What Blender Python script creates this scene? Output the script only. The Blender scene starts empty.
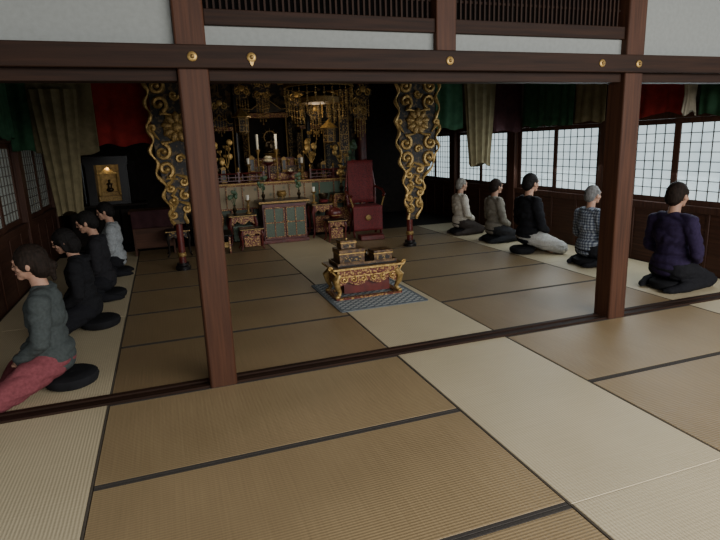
import bpy, bmesh, math, random
from mathutils import Vector, Matrix, noise
SC = bpy.context.scene
C = SC.collection
PI = math.pi
random.seed(7)
V = Vector

# ------------------------------------------------------------------ materials
def mk(name, c1, c2=None, scale=(4, 4, 4), rough=.6, metal=0, bump=0, kind='noise', emit=0, ns=3.0, spec=.5, detail=4, thr=None):
    m = bpy.data.materials.new(name); m.use_nodes = True
    nt = m.node_tree; N = nt.nodes; L = nt.links
    b = N['Principled BSDF']
    b.inputs['Roughness'].default_value = rough
    b.inputs['Metallic'].default_value = metal
    b.inputs['Specular IOR Level'].default_value = spec
    if c2 is None: c2 = tuple(x * .72 for x in c1)
    tc = N.new('ShaderNodeTexCoord'); mp = N.new('ShaderNodeMapping')
    mp.inputs['Scale'].default_value = scale
    L.new(tc.outputs['Object'], mp.inputs['Vector'])
    if kind == 'noise':
        t = N.new('ShaderNodeTexNoise'); t.inputs['Scale'].default_value = ns; t.inputs['Detail'].default_value = detail
        out = t.outputs['Fac']
    elif kind == 'voronoi':
        t = N.new('ShaderNodeTexVoronoi'); t.inputs['Scale'].default_value = ns; t.inputs['Randomness'].default_value = .35; out = t.outputs['Distance']
    L.new(mp.outputs[0], t.inputs['Vector'])
    r = N.new('ShaderNodeValToRGB')
    lo, hi = thr if thr else (.3, .7)
    r.color_ramp.elements[0].position = lo; r.color_ramp.elements[1].position = hi
    r.color_ramp.elements[0].color = (*c2, 1); r.color_ramp.elements[1].color = (*c1, 1)
    L.new(out, r.inputs[0]); L.new(r.outputs[0], b.inputs['Base Color'])
    if emit:
        L.new(r.outputs[0], b.inputs['Emission Color']); b.inputs['Emission Strength'].default_value = emit
    if bump:
        bp = N.new('ShaderNodeBump'); bp.inputs['Strength'].default_value = bump; bp.inputs['Distance'].default_value = .01
        L.new(out, bp.inputs['Height']); L.new(bp.outputs[0], b.inputs['Normal'])
    return m

def tatami(name, c1, c2, ribdir):
    m = bpy.data.materials.new(name); m.use_nodes = True
    nt = m.node_tree; N = nt.nodes; L = nt.links; b = N['Principled BSDF']
    b.inputs['Roughness'].default_value = .45; b.inputs['Specular IOR Level'].default_value = .5
    tc = N.new('ShaderNodeTexCoord')
    w = N.new('ShaderNodeTexWave'); w.wave_type = 'BANDS'; w.bands_direction = 'Y' if ribdir == 'x' else 'X'
    w.inputs['Scale'].default_value = 19.0; w.inputs['Distortion'].default_value = .25; w.inputs['Detail'].default_value = 0
    L.new(tc.outputs['Object'], w.inputs['Vector'])
    w2 = N.new('ShaderNodeTexWave'); w2.wave_type = 'BANDS'; w2.bands_direction = 'X' if ribdir == 'x' else 'Y'
    w2.inputs['Scale'].default_value = 14.0; w2.inputs['Distortion'].default_value = .6
    L.new(tc.outputs['Object'], w2.inputs['Vector'])
    n = N.new('ShaderNodeTexNoise'); n.inputs['Scale'].default_value = 1.6; n.inputs['Detail'].default_value = 5
    L.new(tc.outputs['Object'], n.inputs['Vector'])
    mp = N.new('ShaderNodeMapping'); mp.inputs['Scale'].default_value = (1, 60, 1) if ribdir == 'y' else (60, 1, 1)
    n2 = N.new('ShaderNodeTexNoise'); n2.inputs['Scale'].default_value = 2.5; n2.inputs['Detail'].default_value = 3
    L.new(tc.outputs['Object'], mp.inputs[0]); L.new(mp.outputs[0], n2.inputs['Vector'])
    a = N.new('ShaderNodeMath'); a.operation = 'MULTIPLY_ADD'; a.inputs[1].default_value = .30
    L.new(w.outputs['Fac'], a.inputs[0])
    a2 = N.new('ShaderNodeMath'); a2.operation = 'MULTIPLY_ADD'; a2.inputs[1].default_value = .45
    L.new(n.outputs['Fac'], a2.inputs[0])
    a3 = N.new('ShaderNodeMath'); a3.operation = 'MULTIPLY'; a3.inputs[1].default_value = .38
    L.new(n2.outputs['Fac'], a3.inputs[0])
    L.new(a3.outputs[0], a2.inputs[2]); L.new(a2.outputs[0], a.inputs[2])
    r = N.new('ShaderNodeValToRGB'); r.color_ramp.elements[0].position = .2; r.color_ramp.elements[1].position = .85
    r.color_ramp.elements[0].color = (*c2, 1); r.color_ramp.elements[1].color = (*c1, 1)
    L.new(a.outputs[0], r.inputs[0]); L.new(r.outputs[0], b.inputs['Base Color'])
    ad = N.new('ShaderNodeMath'); ad.operation = 'MULTIPLY_ADD'; ad.inputs[1].default_value = .3
    L.new(w2.outputs['Fac'], ad.inputs[0]); L.new(w.outputs['Fac'], ad.inputs[2])
    bp = N.new('ShaderNodeBump'); bp.inputs['Strength'].default_value = .35; bp.inputs['Distance'].default_value = .003
    L.new(ad.outputs[0], bp.inputs['Height']); L.new(bp.outputs[0], b.inputs['Normal'])
    return m

def plaid(name, ca, cb, cc):
    m = mk(name, ca, ca, rough=.85)
    nt = m.node_tree; N = nt.nodes; L = nt.links; b = N['Principled BSDF']
    tc = N.new('ShaderNodeTexCoord')
    fs = []
    for d in 'XZ':
        w = N.new('ShaderNodeTexWave'); w.bands_direction = d; w.inputs['Scale'].default_value = 9
        L.new(tc.outputs['Object'], w.inputs['Vector'])
        g = N.new('ShaderNodeMath'); g.operation = 'GREATER_THAN'; g.inputs[1].default_value = .5
        L.new(w.outputs['Fac'], g.inputs[0]); fs.append(g)
    s = N.new('ShaderNodeMath'); s.operation = 'ADD'; L.new(fs[0].outputs[0], s.inputs[0]); L.new(fs[1].outputs[0], s.inputs[1])
    h = N.new('ShaderNodeMath'); h.operation = 'MULTIPLY'; h.inputs[1].default_value = .5; L.new(s.outputs[0], h.inputs[0])
    r = N.new('ShaderNodeValToRGB'); e = r.color_ramp.elements
    e[0].color = (*ca, 1); e[1].color = (*cc, 1); x = e.new(.5); x.color = (*cb, 1)
    L.new(h.outputs[0], r.inputs[0]); L.new(r.outputs[0], b.inputs['Base Color'])
    return m

def rugmat(name):
    m = mk(name, (.3, .36, .42), rough=.9)
    nt = m.node_tree; N = nt.nodes; L = nt.links; b = N['Principled BSDF']
    tc = N.new('ShaderNodeTexCoord'); fs = []
    for a in (45, -45):
        mp = N.new('ShaderNodeMapping'); mp.inputs['Rotation'].default_value = (0, 0, math.radians(a))
        L.new(tc.outputs['Object'], mp.inputs[0])
        w = N.new('ShaderNodeTexWave'); w.bands_direction = 'X'; w.inputs['Scale'].default_value = 5.5
        L.new(mp.outputs[0], w.inputs['Vector']); fs.append(w)
    s = N.new('ShaderNodeMath'); s.operation = 'MULTIPLY'; L.new(fs[0].outputs['Fac'], s.inputs[0]); L.new(fs[1].outputs['Fac'], s.inputs[1])
    r = N.new('ShaderNodeValToRGB'); e = r.color_ramp.elements
    e[0].position = .10; e[1].position = .36; e[0].color = (.11, .135, .155, 1); e[1].color = (.42, .44, .42, 1)
    L.new(s.outputs[0], r.inputs[0]); L.new(r.outputs[0], b.inputs['Base Color'])
    return m

M = {}
for ax, sc in (('x', (.6, 14, 14)), ('y', (14, .6, 14)), ('z', (14, 14, .6))):
    M['post_' + ax] = mk('reddish_wood_' + ax, (.086, .033, .016), (.042, .016, .008), sc, .6, bump=.12, spec=.25)
    M['beam_' + ax] = mk('dark_beam_wood_' + ax, (.036, .016, .009), (.016, .008, .005), sc, .65, bump=.12, spec=.18)
    M['wain_' + ax] = mk('brown_panel_wood_' + ax, (.075, .030, .017), (.036, .014, .008), sc, .55, bump=.12, spec=.3)
M['black'] = mk('black_lacquer', (.012, .010, .010), (.006, .005, .005), rough=.3, spec=.4)
M['ink'] = mk('matte_black_board', (.008, .007, .006), (.004, .004, .004), rough=.9, spec=.08)
M['dark'] = mk('dark_old_wood', (.018, .012, .009), (.008, .006, .005), rough=.75, spec=.2)
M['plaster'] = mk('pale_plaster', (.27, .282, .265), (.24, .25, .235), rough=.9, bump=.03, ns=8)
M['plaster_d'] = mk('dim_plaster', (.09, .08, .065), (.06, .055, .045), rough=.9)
M['ceil'] = mk('ceiling_boards', (.05, .03, .02), (.025, .015, .011), (8, .5, 8), rough=.7)
M['gold'] = mk('gilt_metal', (.62, .41, .14), (.30, .18, .05), rough=.42, metal=.6, ns=9)
M['gold3'] = mk('aged_gilt_carving', (.50, .325, .11), (.20, .12, .035), rough=.45, metal=.5, ns=7, bump=.2)
M['gold2'] = mk('old_gilding', (.40, .255, .08), (.12, .065, .02), rough=.48, metal=.45, ns=14, bump=.3)
M['red'] = mk('red_lacquer', (.13, .016, .012), (.055, .008, .006), rough=.38)
M['redgold'] = mk('red_and_gold_carving', (.42, .26, .08), (.11, .018, .012), rough=.45, metal=.2, ns=13, thr=(.50, .58), bump=.4)
M['boxwood'] = mk('brown_gold_lacquer', (.17, .095, .035), (.055, .026, .012), rough=.35, ns=6, thr=(.42, .60))
M['darkgold'] = mk('gold_on_black_carving', (.30, .185, .055), (.018, .011, .008), rough=.5, metal=.2, ns=9, thr=(.51, .62), bump=.4)
M['backgold'] = mk('dim_gold_on_black_wall', (.16, .095, .03), (.014, .009, .007), rough=.6, ns=2.4, thr=(.50, .62), detail=6)
M['lace'] = mk('dim_openwork_ground', (.10, .06, .02), (.008, .006, .005), rough=.6, ns=6, thr=(.52, .60), bump=.3, detail=2)
M['brocade'] = mk('teal_and_gold_brocade', (.34, .27, .17), (.065, .115, .10), rough=.75, ns=2.1, kind='voronoi', thr=(.28, .44))
M['brocade2'] = mk('rose_and_green_brocade', (.09, .13, .09), (.34, .18, .14), rough=.75, ns=2.1, kind='voronoi', thr=(.28, .42))
M['redbroc'] = mk('red_brocade', (.19, .017, .018), (.08, .008, .010), rough=.7, ns=20, thr=(.45, .55))
M['green'] = mk('green_panel_paint', (.085, .12, .075), (.040, .058, .038), rough=.5, ns=18)
M['cgreen'] = mk('green_curtain_cloth', (.028, .078, .040), (.017, .050, .026), rough=.9, spec=.15)
M['ckhaki'] = mk('khaki_curtain_cloth', (.160, .132, .072), (.105, .088, .048), rough=.9, spec=.15)
M['cred'] = mk('red_curtain_cloth', (.24, .021, .018), (.15, .014, .013), rough=.9, spec=.15)
M['cplum'] = mk('plum_curtain_cloth', (.055, .022, .024), (.032, .014, .016), rough=.9, spec=.15)
M['ccream'] = mk('cream_curtain_cloth', (.30, .27, .20), (.20, .18, .14), rough=.9, spec=.15)
M['heri'] = mk('dark_mat_border_cloth', (.066, .057, .049), (.038, .034, .030), rough=.85, ns=30, spec=.2)
M['heri_l'] = mk('brown_mat_border_cloth', (.10, .083, .062), (.06, .05, .038), rough=.85, ns=30, spec=.2)
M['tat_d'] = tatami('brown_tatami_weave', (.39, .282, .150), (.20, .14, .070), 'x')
M['tat_i'] = tatami('shaded_brown_tatami_weave', (.31, .215, .110), (.155, .105, .052), 'x')  # same brown weave, with the inner hall's shade put into the colour
M['tat_l'] = tatami('pale_sheen_tatami_weave', (.63, .535, .35), (.44, .365, .23), 'y')  # weave gloss seen from this angle, put into the colour as paleness
M['rug'] = rugmat('blue_lattice_rug')
M['rugb'] = mk('grey_blue_rug_border', (.13, .15, .165), rough=.9)
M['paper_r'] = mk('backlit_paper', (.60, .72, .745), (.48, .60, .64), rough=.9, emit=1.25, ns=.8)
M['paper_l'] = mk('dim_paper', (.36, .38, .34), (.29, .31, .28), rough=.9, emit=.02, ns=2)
M['bar'] = mk('lattice_bar_wood', (.10, .085, .07), (.065, .055, .045), rough=.7)
M['zafu'] = mk('black_cushion_cloth', (.012, .012, .014), (.007, .007, .008), rough=.85, spec=.2)
M['skin'] = mk('skin', (.44, .26, .18), (.38, .21, .145), rough=.6, ns=6, spec=.3)
M['lip'] = mk('lip', (.30, .11, .09), rough=.5)
M['eye'] = mk('closed_eye_lash', (.02, .014, .012), rough=.5)
M['candle'] = mk('candle_wax', (.9, .87, .76), (.8, .77, .66), rough=.5)
M['cream'] = mk('cream_offering', (.75, .66, .46), (.55, .48, .32), rough=.6)
M['leaf'] = mk('dark_leaf', (.05, .10, .035), (.02, .05, .02), rough=.5)
M['bronze'] = mk('dark_bronze', (.10, .07, .035), (.03, .022, .014), rough=.35, metal=.8)
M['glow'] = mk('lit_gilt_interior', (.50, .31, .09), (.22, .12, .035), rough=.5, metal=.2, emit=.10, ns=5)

# ------------------------------------------------------------------ mesh builder
class MB:
    def __init__(s): s.bm = bmesh.new()
    def box(s, c, d, rot=None):
        m = Matrix.Translation(V(c)) @ (rot.to_4x4() if rot else Matrix()) @ Matrix.Diagonal((*d, 1))
        bmesh.ops.create_cube(s.bm, size=1, matrix=m); return s
    def b2(s, x0, x1, y0, y1, z0, z1):
        return s.box(((x0 + x1) / 2, (y0 + y1) / 2, (z0 + z1) / 2), (x1 - x0, y1 - y0, z1 - z0))
    def ell(s, c, r, rot=None, u=16, v=10):
        if not hasattr(r, '__len__'): r = (r, r, r)
        m = Matrix.Translation(V(c)) @ (rot.to_4x4() if rot else Matrix()) @ Matrix.Diagonal((*r, 1))
        bmesh.ops.create_uvsphere(s.bm, u_segments=u, v_segments=v, radius=1, matrix=m); return s
    def cone(s, p0, p1, r0, r1=None, seg=14):
        p0 = V(p0); p1 = V(p1); r1 = r0 if r1 is None else r1
        d = p1 - p0; q = V((0, 0, 1)).rotation_difference(d.normalized())
        m = Matrix.Translation((p0 + p1) / 2) @ q.to_matrix().to_4x4()
        bmesh.ops.create_cone(s.bm, cap_ends=True, segments=seg, radius1=r0, radius2=max(r1, .0005), depth=d.length, matrix=m); return s
    def cap(s, p0, p1, r0, r1=None, seg=14):
        r1 = r0 if r1 is None else r1
        s.cone(p0, p1, r0, r1, seg); s.ell(p0, r0, u=seg, v=8); s.ell(p1, r1, u=seg, v=8); return s
    def chain(s, pts, rs):
        for i in range(len(pts) - 1): s.cap(pts[i], pts[i + 1], rs[i], rs[i + 1])
        return s
    def tube(s, pts, rad, seg=8, closed=False):
        pts = [V(p) for p in pts]; n = len(pts)
        if not hasattr(rad, '__len__'): rad = [rad] * n
        rings = []; up = None
        for i in range(n):
            a = pts[(i - 1) % n] if (closed or i) else pts[0]; b = pts[(i + 1) % n] if (closed or i < n - 1) else pts[-1]
            t = (b - a).normalized()
            if up is None:
                up = t.orthogonal().normalized()
            else:
                up = (up - t * up.dot(t))
                up = up.normalized() if up.length > 1e-6 else t.orthogonal().normalized()
            w = t.cross(up)
            rings.append([s.bm.verts.new(pts[i] + (up * math.cos(k * 2 * PI / seg) + w * math.sin(k * 2 * PI / seg)) * rad[i]) for k in range(seg)])
        for i in range(n if closed else n - 1):
            A = rings[i]; B = rings[(i + 1) % n]
            for k in range(seg):
                try: s.bm.faces.new((A[k], A[(k + 1) % seg], B[(k + 1) % seg], B[k]))
                except ValueError: pass
        if not closed:
            s.bm.faces.new(rings[0][::-1]); s.bm.faces.new(rings[-1])
        return s
    def lathe(s, prof, c=(0, 0, 0), seg=24, flute=0, nf=8):
        c = V(c); rings = []
        for r, z in prof:
            r = max(r, .0008)
            rings.append([s.bm.verts.new(c + V((r * (1 + flute * math.cos(nf * k * 2 * PI / seg)) * math.cos(k * 2 * PI / seg), r * (1 + flute * math.cos(nf * k * 2 * PI / seg)) * math.sin(k * 2 * PI / seg), z))) for k in range(seg)])
        for A, B in zip(rings, rings[1:]):
            for k in range(seg): s.bm.faces.new((A[k], A[(k + 1) % seg], B[(k + 1) % seg], B[k]))
        s.bm.faces.new(rings[0][::-1]); s.bm.faces.new(rings[-1]); return s
    def prism(s, poly, y0, y1, o=(0, 0, 0)):
        o = V(o)
        A = [s.bm.verts.new(o + V((x, y0, z))) for x, z in poly]; B = [s.bm.verts.new(o + V((x, y1, z))) for x, z in poly]
        s.bm.faces.new(A); s.bm.faces.new(B[::-1]); n = len(poly)
        for k in range(n): s.bm.faces.new((A[k], B[k], B[(k + 1) % n], A[(k + 1) % n]))
        return s
    def prismx(s, poly, x0, x1, o=(0, 0, 0)):
        o = V(o)
        A = [s.bm.verts.new(o + V((x0, y, z))) for y, z in poly]; B = [s.bm.verts.new(o + V((x1, y, z))) for y, z in poly]
        s.bm.faces.new(A); s.bm.faces.new(B[::-1]); n = len(poly)
        for k in range(n): s.bm.faces.new((A[k], B[k], B[(k + 1) % n], A[(k + 1) % n]))
        return s
    def spiral(s, cx, cz, y, R, hand=1, turns=1.6, a0=0, th=.02, tail=None):
        pts = []; rs = []; n = 20
        for i in range(n):
            f = i / (n - 1); a = a0 + hand * f * turns * 2 * PI; r = R * (1 - .82 * f)
            pts.append((cx + r * math.cos(a), y, cz + r * math.sin(a))); rs.append(th * (1 - .25 * f))
        if tail: pts.insert(0, (tail[0], y, tail[1])); rs.insert(0, th * .35)
        s.tube(pts, rs, 6); s.ell(pts[-1], (th * 1.3,) * 3, u=8, v=6); return s
    def build(s, name, mat, parent=None, bevel=0):
        bm = s.bm
        bmesh.ops.recalc_face_normals(bm, faces=bm.faces[:])
        for f in bm.faces: f.smooth = True
        for e in bm.edges:
            if len(e.link_faces) == 2 and e.calc_face_angle(0) > .62: e.smooth = False
        me = bpy.data.meshes.new(name); bm.to_mesh(me); bm.free()
        me.materials.append(mat)
        o = bpy.data.objects.new(name, me); C.objects.link(o)
        if parent: o.parent = parent
        if bevel:
            md = o.modifiers.new('bevel', 'BEVEL'); md.width = bevel; md.segments = 2; md.limit_method = 'ANGLE'
        return o

def thing(name, label, cat, loc=(0, 0, 0), rotz=0, group=None):
    o = bpy.data.objects.new(name, None); C.objects.link(o); o.location = loc; o.rotation_euler = (0, 0, rotz)
    o.empty_display_size = .1
    o['label'] = label; o['category'] = cat
    if group: o['group'] = group
    return o
def tag(o, label, cat, group=None, loc=None):
    o['label'] = label; o['category'] = cat
    if group: o['group'] = group
    if loc: o.location = loc
    return o
def struct(o, label=None):
    o['kind'] = 'structure'
    if label: o['label'] = label
    return o

# ------------------------------------------------------------------ dimensions
YF = 3.52; YB = 3.66            # threshold
XL, XR = -1.66, 5.52            # inner side walls
PX = (.235, 3.555)              # front posts
CX = 1.97
# ------------------------------------------------------------------ setting
struct(MB().b2(-4.2, 8.2, -3.0, 11.6, -.16, -.06).build('floor', M['dark']), 'dark floor boards beneath the tatami')
struct(MB().b2(-4.2, 8.2, -3.0, 3.5, 3.15, 3.25).build('ceiling', M['ceil']), 'board ceiling of the outer hall')
struct(MB().b2(XL - .12, XR + .12, 3.7, 11.6, 2.95, 3.05).build('ceiling', M['ceil']), 'dark board ceiling of the inner hall')
th = MB()
th.b2(-4.2, 8.2, YF, YF + .045, -.06, .012).b2(-4.2, 8.2, YF + .045, YB - .045, -.06, .002).b2(-4.2, 8.2, YB - .045, YB, -.06, .012)
struct(th.build('trim_1', M['beam_x'], bevel=.003), 'dark wooden threshold with a sliding groove')
for i, px in enumerate(PX):
    struct(MB().b2(px - .088, px + .088, YF - .02, YB + .02, -.02, 3.15).build('trim_%d' % (2 + i), M['post_z'], bevel=.012),
           ('left' if i == 0 else 'right') + ' square reddish wooden post of the hall opening')
k = MB()
segs = [(-4.2, PX[0] - .09), (PX[0] + .09, PX[1] - .09), (PX[1] + .09, 8.2)]
for a, b in segs: k.b2(a, b, YF + .02, YB - .01, 1.94, 2.02)
struct(k.build('trim_4', M['beam_x'], bevel=.004), 'grooved dark lintel under the long rail')
k = MB().b2(-4.2, 8.2, YF - .055, YF - .021, 2.005, 2.135)
struct(k.build('trim_5', M['beam_x'], bevel=.006), 'long dark rail running in front of the posts')
struct(MB().b2(-4.2, 8.2, YF + .0, YB - .02, 2.022, 2.135).build('trim_6', M['beam_x']), 'beam core behind the long rail')
struct(MB().b2(CX - .135, CX + .015, YF - .01, YB + .01, 2.136, 3.15).build('trim_7', M['post_z'], bevel=.008), 'short central post above the long rail')
struct(MB().b2(-4.2, PX[0] - .09, YF + .04, YB - .03, 2.136, 3.15).build('wall_front_left', M['plaster']), 'pale plaster above the rail left of the post')
struct(MB().b2(PX[1] + .09, 8.2, YF + .04, YB - .03, 2.136, 3.15).build('wall_front_right', M['plaster']), 'pale plaster above the rail right of the post')
k = MB()
for a, b in ((PX[0] + .09, CX - .135), (CX + .015, PX[1] - .09)): k.b2(a, b, YF + .04, YB - .03, 2.136, 2.255)
struct(k.build('wall_front_centre', M['plaster']), 'narrow pale plaster strip under the lattice transom')
n = 8
for j, (a, b) in enumerate(((PX[0] + .09, CX - .135), (CX + .015, PX[1] - .09))):
    r = bpy.data.objects.new('trim_%d' % n, None); C.objects.link(r); struct(r, ('left' if j == 0 else 'right') + ' dark lattice transom'); n += 1
    MB().b2(a, b, YF + .01, YB - .01, 2.255, 2.345).b2(a, b, YF + .01, YB - .01, 2.86, 2.94).build('transom_rail', M['beam_x'], r, bevel=.004)
    g = MB(); x = a + .03
    while x < b - .01: g.box((x, YF + .06, 2.60), (.012, .02, .53)); x += .038
    for z in (2.47, 2.62, 2.76): g.box(((a + b) / 2, YF + .075, z), (b - a, .012, .016))
    g.build('transom_lattice', M['beam_z'], r)
    MB().b2(a, b, YF + .09, YB - .03, 2.345, 2.86).build('transom_shade_sheet', M['ink'], r)  # black sheet standing in for the unlit hall behind the lattice
    MB().b2(a, b, YF + .01, YB - .01, 2.941, 3.15).build('transom_plaster', M['plaster'], r)

def nail_cover(x, lab, drop=False, yy=YF - .0555):
    t = thing('nail_cover', lab, 'metal ornament', (x, yy, 2.068), 0, 'gilt nail covers along the long rail')
    g = MB()
    g.ell((0, -.003, 0), (.028, .008, .028), u=20, v=8)
    if drop: g.prism([(-.013, -.020), (-.009, -.038), (0, -.050), (.009, -.038), (.013, -.020)], -.006, 0)
    g.build('round_plate', M['gold'], t)
    MB().ell((0, -.012, 0), (.013, .010, .013), u=12, v=8).build('boss', M['gold2'], t)
nail_cover(PX[0], 'gilt nail cover on the rail where the left post passes')
nail_cover(.575, 'gilt nail cover on the rail a hand span right of the left post', True)
nail_cover(CX - .06, 'gilt nail cover on the rail below the short central post')
nail_cover(3.20, 'gilt nail cover on the rail just left of the right post')
nail_cover(PX[1], 'gilt nail cover on the rail where the right post passes')

# ------------------------------------------------------------------ side walls with paper windows
def sidewall(side):
    x = XR if side == 'right' else XL; s = 1 if side == 'right' else -1
    xo = x + s * .10
    lo, hi = min(x, xo), max(x, xo)
    w = MB().b2(lo, hi, YB + .02, 11.6, -.06, .66)
    struct(w.build('wall_' + side, M['wain_y']), 'brown wooden wainscot under the paper windows')
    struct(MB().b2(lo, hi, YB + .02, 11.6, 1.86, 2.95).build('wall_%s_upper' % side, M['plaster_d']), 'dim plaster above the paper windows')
    posts = [3.76, 5.80, 7.88, 9.87, 11.50]
    g = MB()
    for y in posts: g.b2(min(x - s * .03, xo), max(x - s * .03, xo), y - .10, y + .10, 0.001, 2.94)
    for a, b in zip(posts, posts[1:]):
        g.b2(min(x - s * .015, xo), max(x - s * .015, xo), a + .10, b - .10, .661, .74)
        g.b2(min(x - s * .015, xo), max(x - s * .015, xo), a + .10, b - .10, 1.70, 1.859)
        for q in range(1, 4): g.b2(min(x - s * .012, x), max(x - s * .012, x), a + (b - a) * q / 4 - .02, a + (b - a) * q / 4 + .02, .002, .66)
    ob = g.build('trim_%d' % (20 if side == 'right' else 21), M['wain_z'], bevel=.006); struct(ob, side + ' wall posts, sill and lintel')
    wn = 0
    for a, b in zip(posts, posts[1:]):
        mid = (a + b) / 2
        for (y0, y1, off) in ((a + .102, mid + .02, .02), (mid - .02, b - .102, .055)):
            wn += 1
            idx = wn + (0 if side == 'right' else 8)
            r = bpy.data.objects.new('window_%d' % idx, None); C.objects.link(r)
            xc = x + s * off
            r.location = (xc, (y0 + y1) / 2, .742); struct(r, 'sliding paper window with a fine wooden lattice, %s wall' % side)
            W = y1 - y0; H = 1.698 - .742
            f = MB(); tt = .028; fw = .075
            f.box((0, 0, .03), (tt, W, .06)).box((0, 0, H - .03), (tt, W, .06))
            f.box((0, -W / 2 + fw / 2, H / 2), (tt, fw, H - .12)).box((0, W / 2 - fw / 2, H / 2), (tt, fw, H - .12))
            f.build('window_frame', M['wain_z'], r)
            l = MB()
            nx = 6; nz = 8
            for i in range(1, nx): l.box((-s * .004, -W / 2 + fw + (W - 2 * fw) * i / nx, H / 2), (.008, .0095, H - .12))
            for i in range(1, nz): l.box((-s * .005, 0, .06 + (H - .12) * i / nz), (.008, W - 2 * fw, .009))
            l.build('lattice', M['bar'], r)
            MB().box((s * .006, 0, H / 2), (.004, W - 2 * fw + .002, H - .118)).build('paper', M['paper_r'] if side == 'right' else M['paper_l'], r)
sidewall('right'); sidewall('left')
struct(MB().b2(XL - .12, XR + .12, 11.6, 11.7, -.06, 3.05).build('wall_back', M['dark']), 'dark back wall behind the altar')

# ------------------------------------------------------------------ tatami mats
ORD = ['first', 'second', 'third', 'fourth', 'fifth', 'sixth', 'seventh', 'eighth']
def mat(x0, x1, y0, y1, kind, label):
    g = .003
    w = x1 - x0 - g; d = y1 - y0 - g
    t = thing('tatami_mat', label, 'tatami mat', ((x0 + x1) / 2, (y0 + y1) / 2, -.059), 0, 'tatami mats covering the hall floor')
    if kind != 'l':
        h = .021
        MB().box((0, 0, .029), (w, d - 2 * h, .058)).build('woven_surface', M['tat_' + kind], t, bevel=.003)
        for s in (-1, 1): MB().box((0, s * (d / 2 - h / 2), .029), (w, h - .001, .0585)).build('cloth_border', M['heri'], t, bevel=.002)
    else:
        h = .013
        MB().box((0, 0, .029), (w - 2 * h, d, .058)).build('woven_surface', M['tat_l'], t, bevel=.003)
        for s in (-1, 1): MB().box((s * (w / 2 - h / 2), 0, .029), (h - .001, d, .0585)).build('cloth_border', M['heri_l'], t, bevel=.002)
XA, X0, X1, X2, X3, X4 = -1.64, -.47, 1.49, 2.45, 4.40, 5.50
for i, (a, b) in enumerate(((2.59, 3.518), (1.65, 2.59), (.70, 1.65), (-.25, .70))):
    mat(X0, X1, a, b, 'd', 'brown tatami mat, %s row in front of the threshold, left of the pale central strip' % ORD[i])
    mat(X2, X3, a, b, 'd', 'brown tatami mat, %s row in front of the threshold, right of the pale central strip' % ORD[i])
for i, (a, b) in enumerate(((1.65, 3.518), (-.25, 1.65))):
    mat(X1, X2, a, b, 'l', 'pale tatami mat of the central strip, %s in front of the threshold' % ORD[i])
    mat(-1.43, X0, a, b, 'l', 'pale tatami mat at the left edge, %s in front of the threshold' % ORD[i])
    mat(X3, 5.36, a, b, 'l', 'pale tatami mat at the right edge, %s in front of the threshold' % ORD[i])
y = YB + .002; i = 0
while y < 9.2:
    b = y + .94
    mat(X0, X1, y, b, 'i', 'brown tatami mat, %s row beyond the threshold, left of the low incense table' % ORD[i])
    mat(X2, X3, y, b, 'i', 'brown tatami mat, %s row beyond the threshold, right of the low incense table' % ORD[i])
    y = b; i += 1
yend = y
for i in range(3):
    a = YB + .002 + i * 1.88; b = a + 1.88
    mat(X1, X2, a, b, 'l', 'pale tatami mat leading to the altar, %s beyond the threshold' % ORD[i])
    mat(XA, X0, a, b, 'l', 'pale tatami mat under the left row of sitters, %s from the threshold' % ORD[i])
    mat(X3, X4, a, b, 'l', 'pale tatami mat under the right row of sitters, %s from the threshold' % ORD[i])
struct(MB().b2(XL, XR, yend + .002, 11.6, -.059, -.001).build('trim_30', M['dark']), 'dark board floor around the altar')

# rug
t = thing('patterned_rug', 'small grey blue lattice patterned rug under the incense table', 'rug', (1.90, 5.26, 0.0))
MB().box((0, 0, .004), (.86, 1.06, .007)).build('rug_field', M['rug'], t)
MB().box((0, -.545, .004), (.90, .03, .008)).box((0, .545, .004), (.90, .03, .008)).box((-.445, 0, .004), (.03, 1.08, .008)).box((.445, 0, .004), (.03, 1.08, .008)).build('rug_border', M['rugb'], t)

# ------------------------------------------------------------------ people
def remesh(mb, name, mat_, parent, voxel, it=3, fold=0, fscale=8, floor=True):
    bm = mb.bm
    me = bpy.data.meshes.new(name); bm.to_mesh(me); bm.free()
    o = bpy.data.objects.new(name, me); C.objects.link(o)
    md = o.modifiers.new('r', 'REMESH'); md.mode = 'VOXEL'; md.voxel_size = voxel; md.use_smooth_shade = True
    sm = o.modifiers.new('s', 'SMOOTH'); sm.iterations = it; sm.factor = .5
    dg = bpy.context.evaluated_depsgraph_get(); dg.update()
    nm = bpy.data.meshes.new_from_object(o.evaluated_get(dg)); o.modifiers.clear(); o.data = nm
    bpy.data.meshes.remove(me); nm.name = name
    if fold:
        cs = [(v.co.copy(), v.normal.copy()) for v in nm.vertices]
        for v, (c, nn) in zip(nm.vertices, cs):
            q = V((c.x * fscale * .7, c.y * fscale * .7, c.z * fscale * 1.6))
            a = noise.noise(q + V((noise.noise(q * .5) * 2, 0, 0)))
            v.co = c + nn * fold * (abs(a) * 2 - .3)
    if floor:
        for v in nm.vertices:
            if v.co.z < .004: v.co.z = .004
    for p in nm.polygons: p.use_smooth = True
    nm.materials.clear(); nm.materials.append(mat_)
    o.parent = parent
    return o

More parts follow.
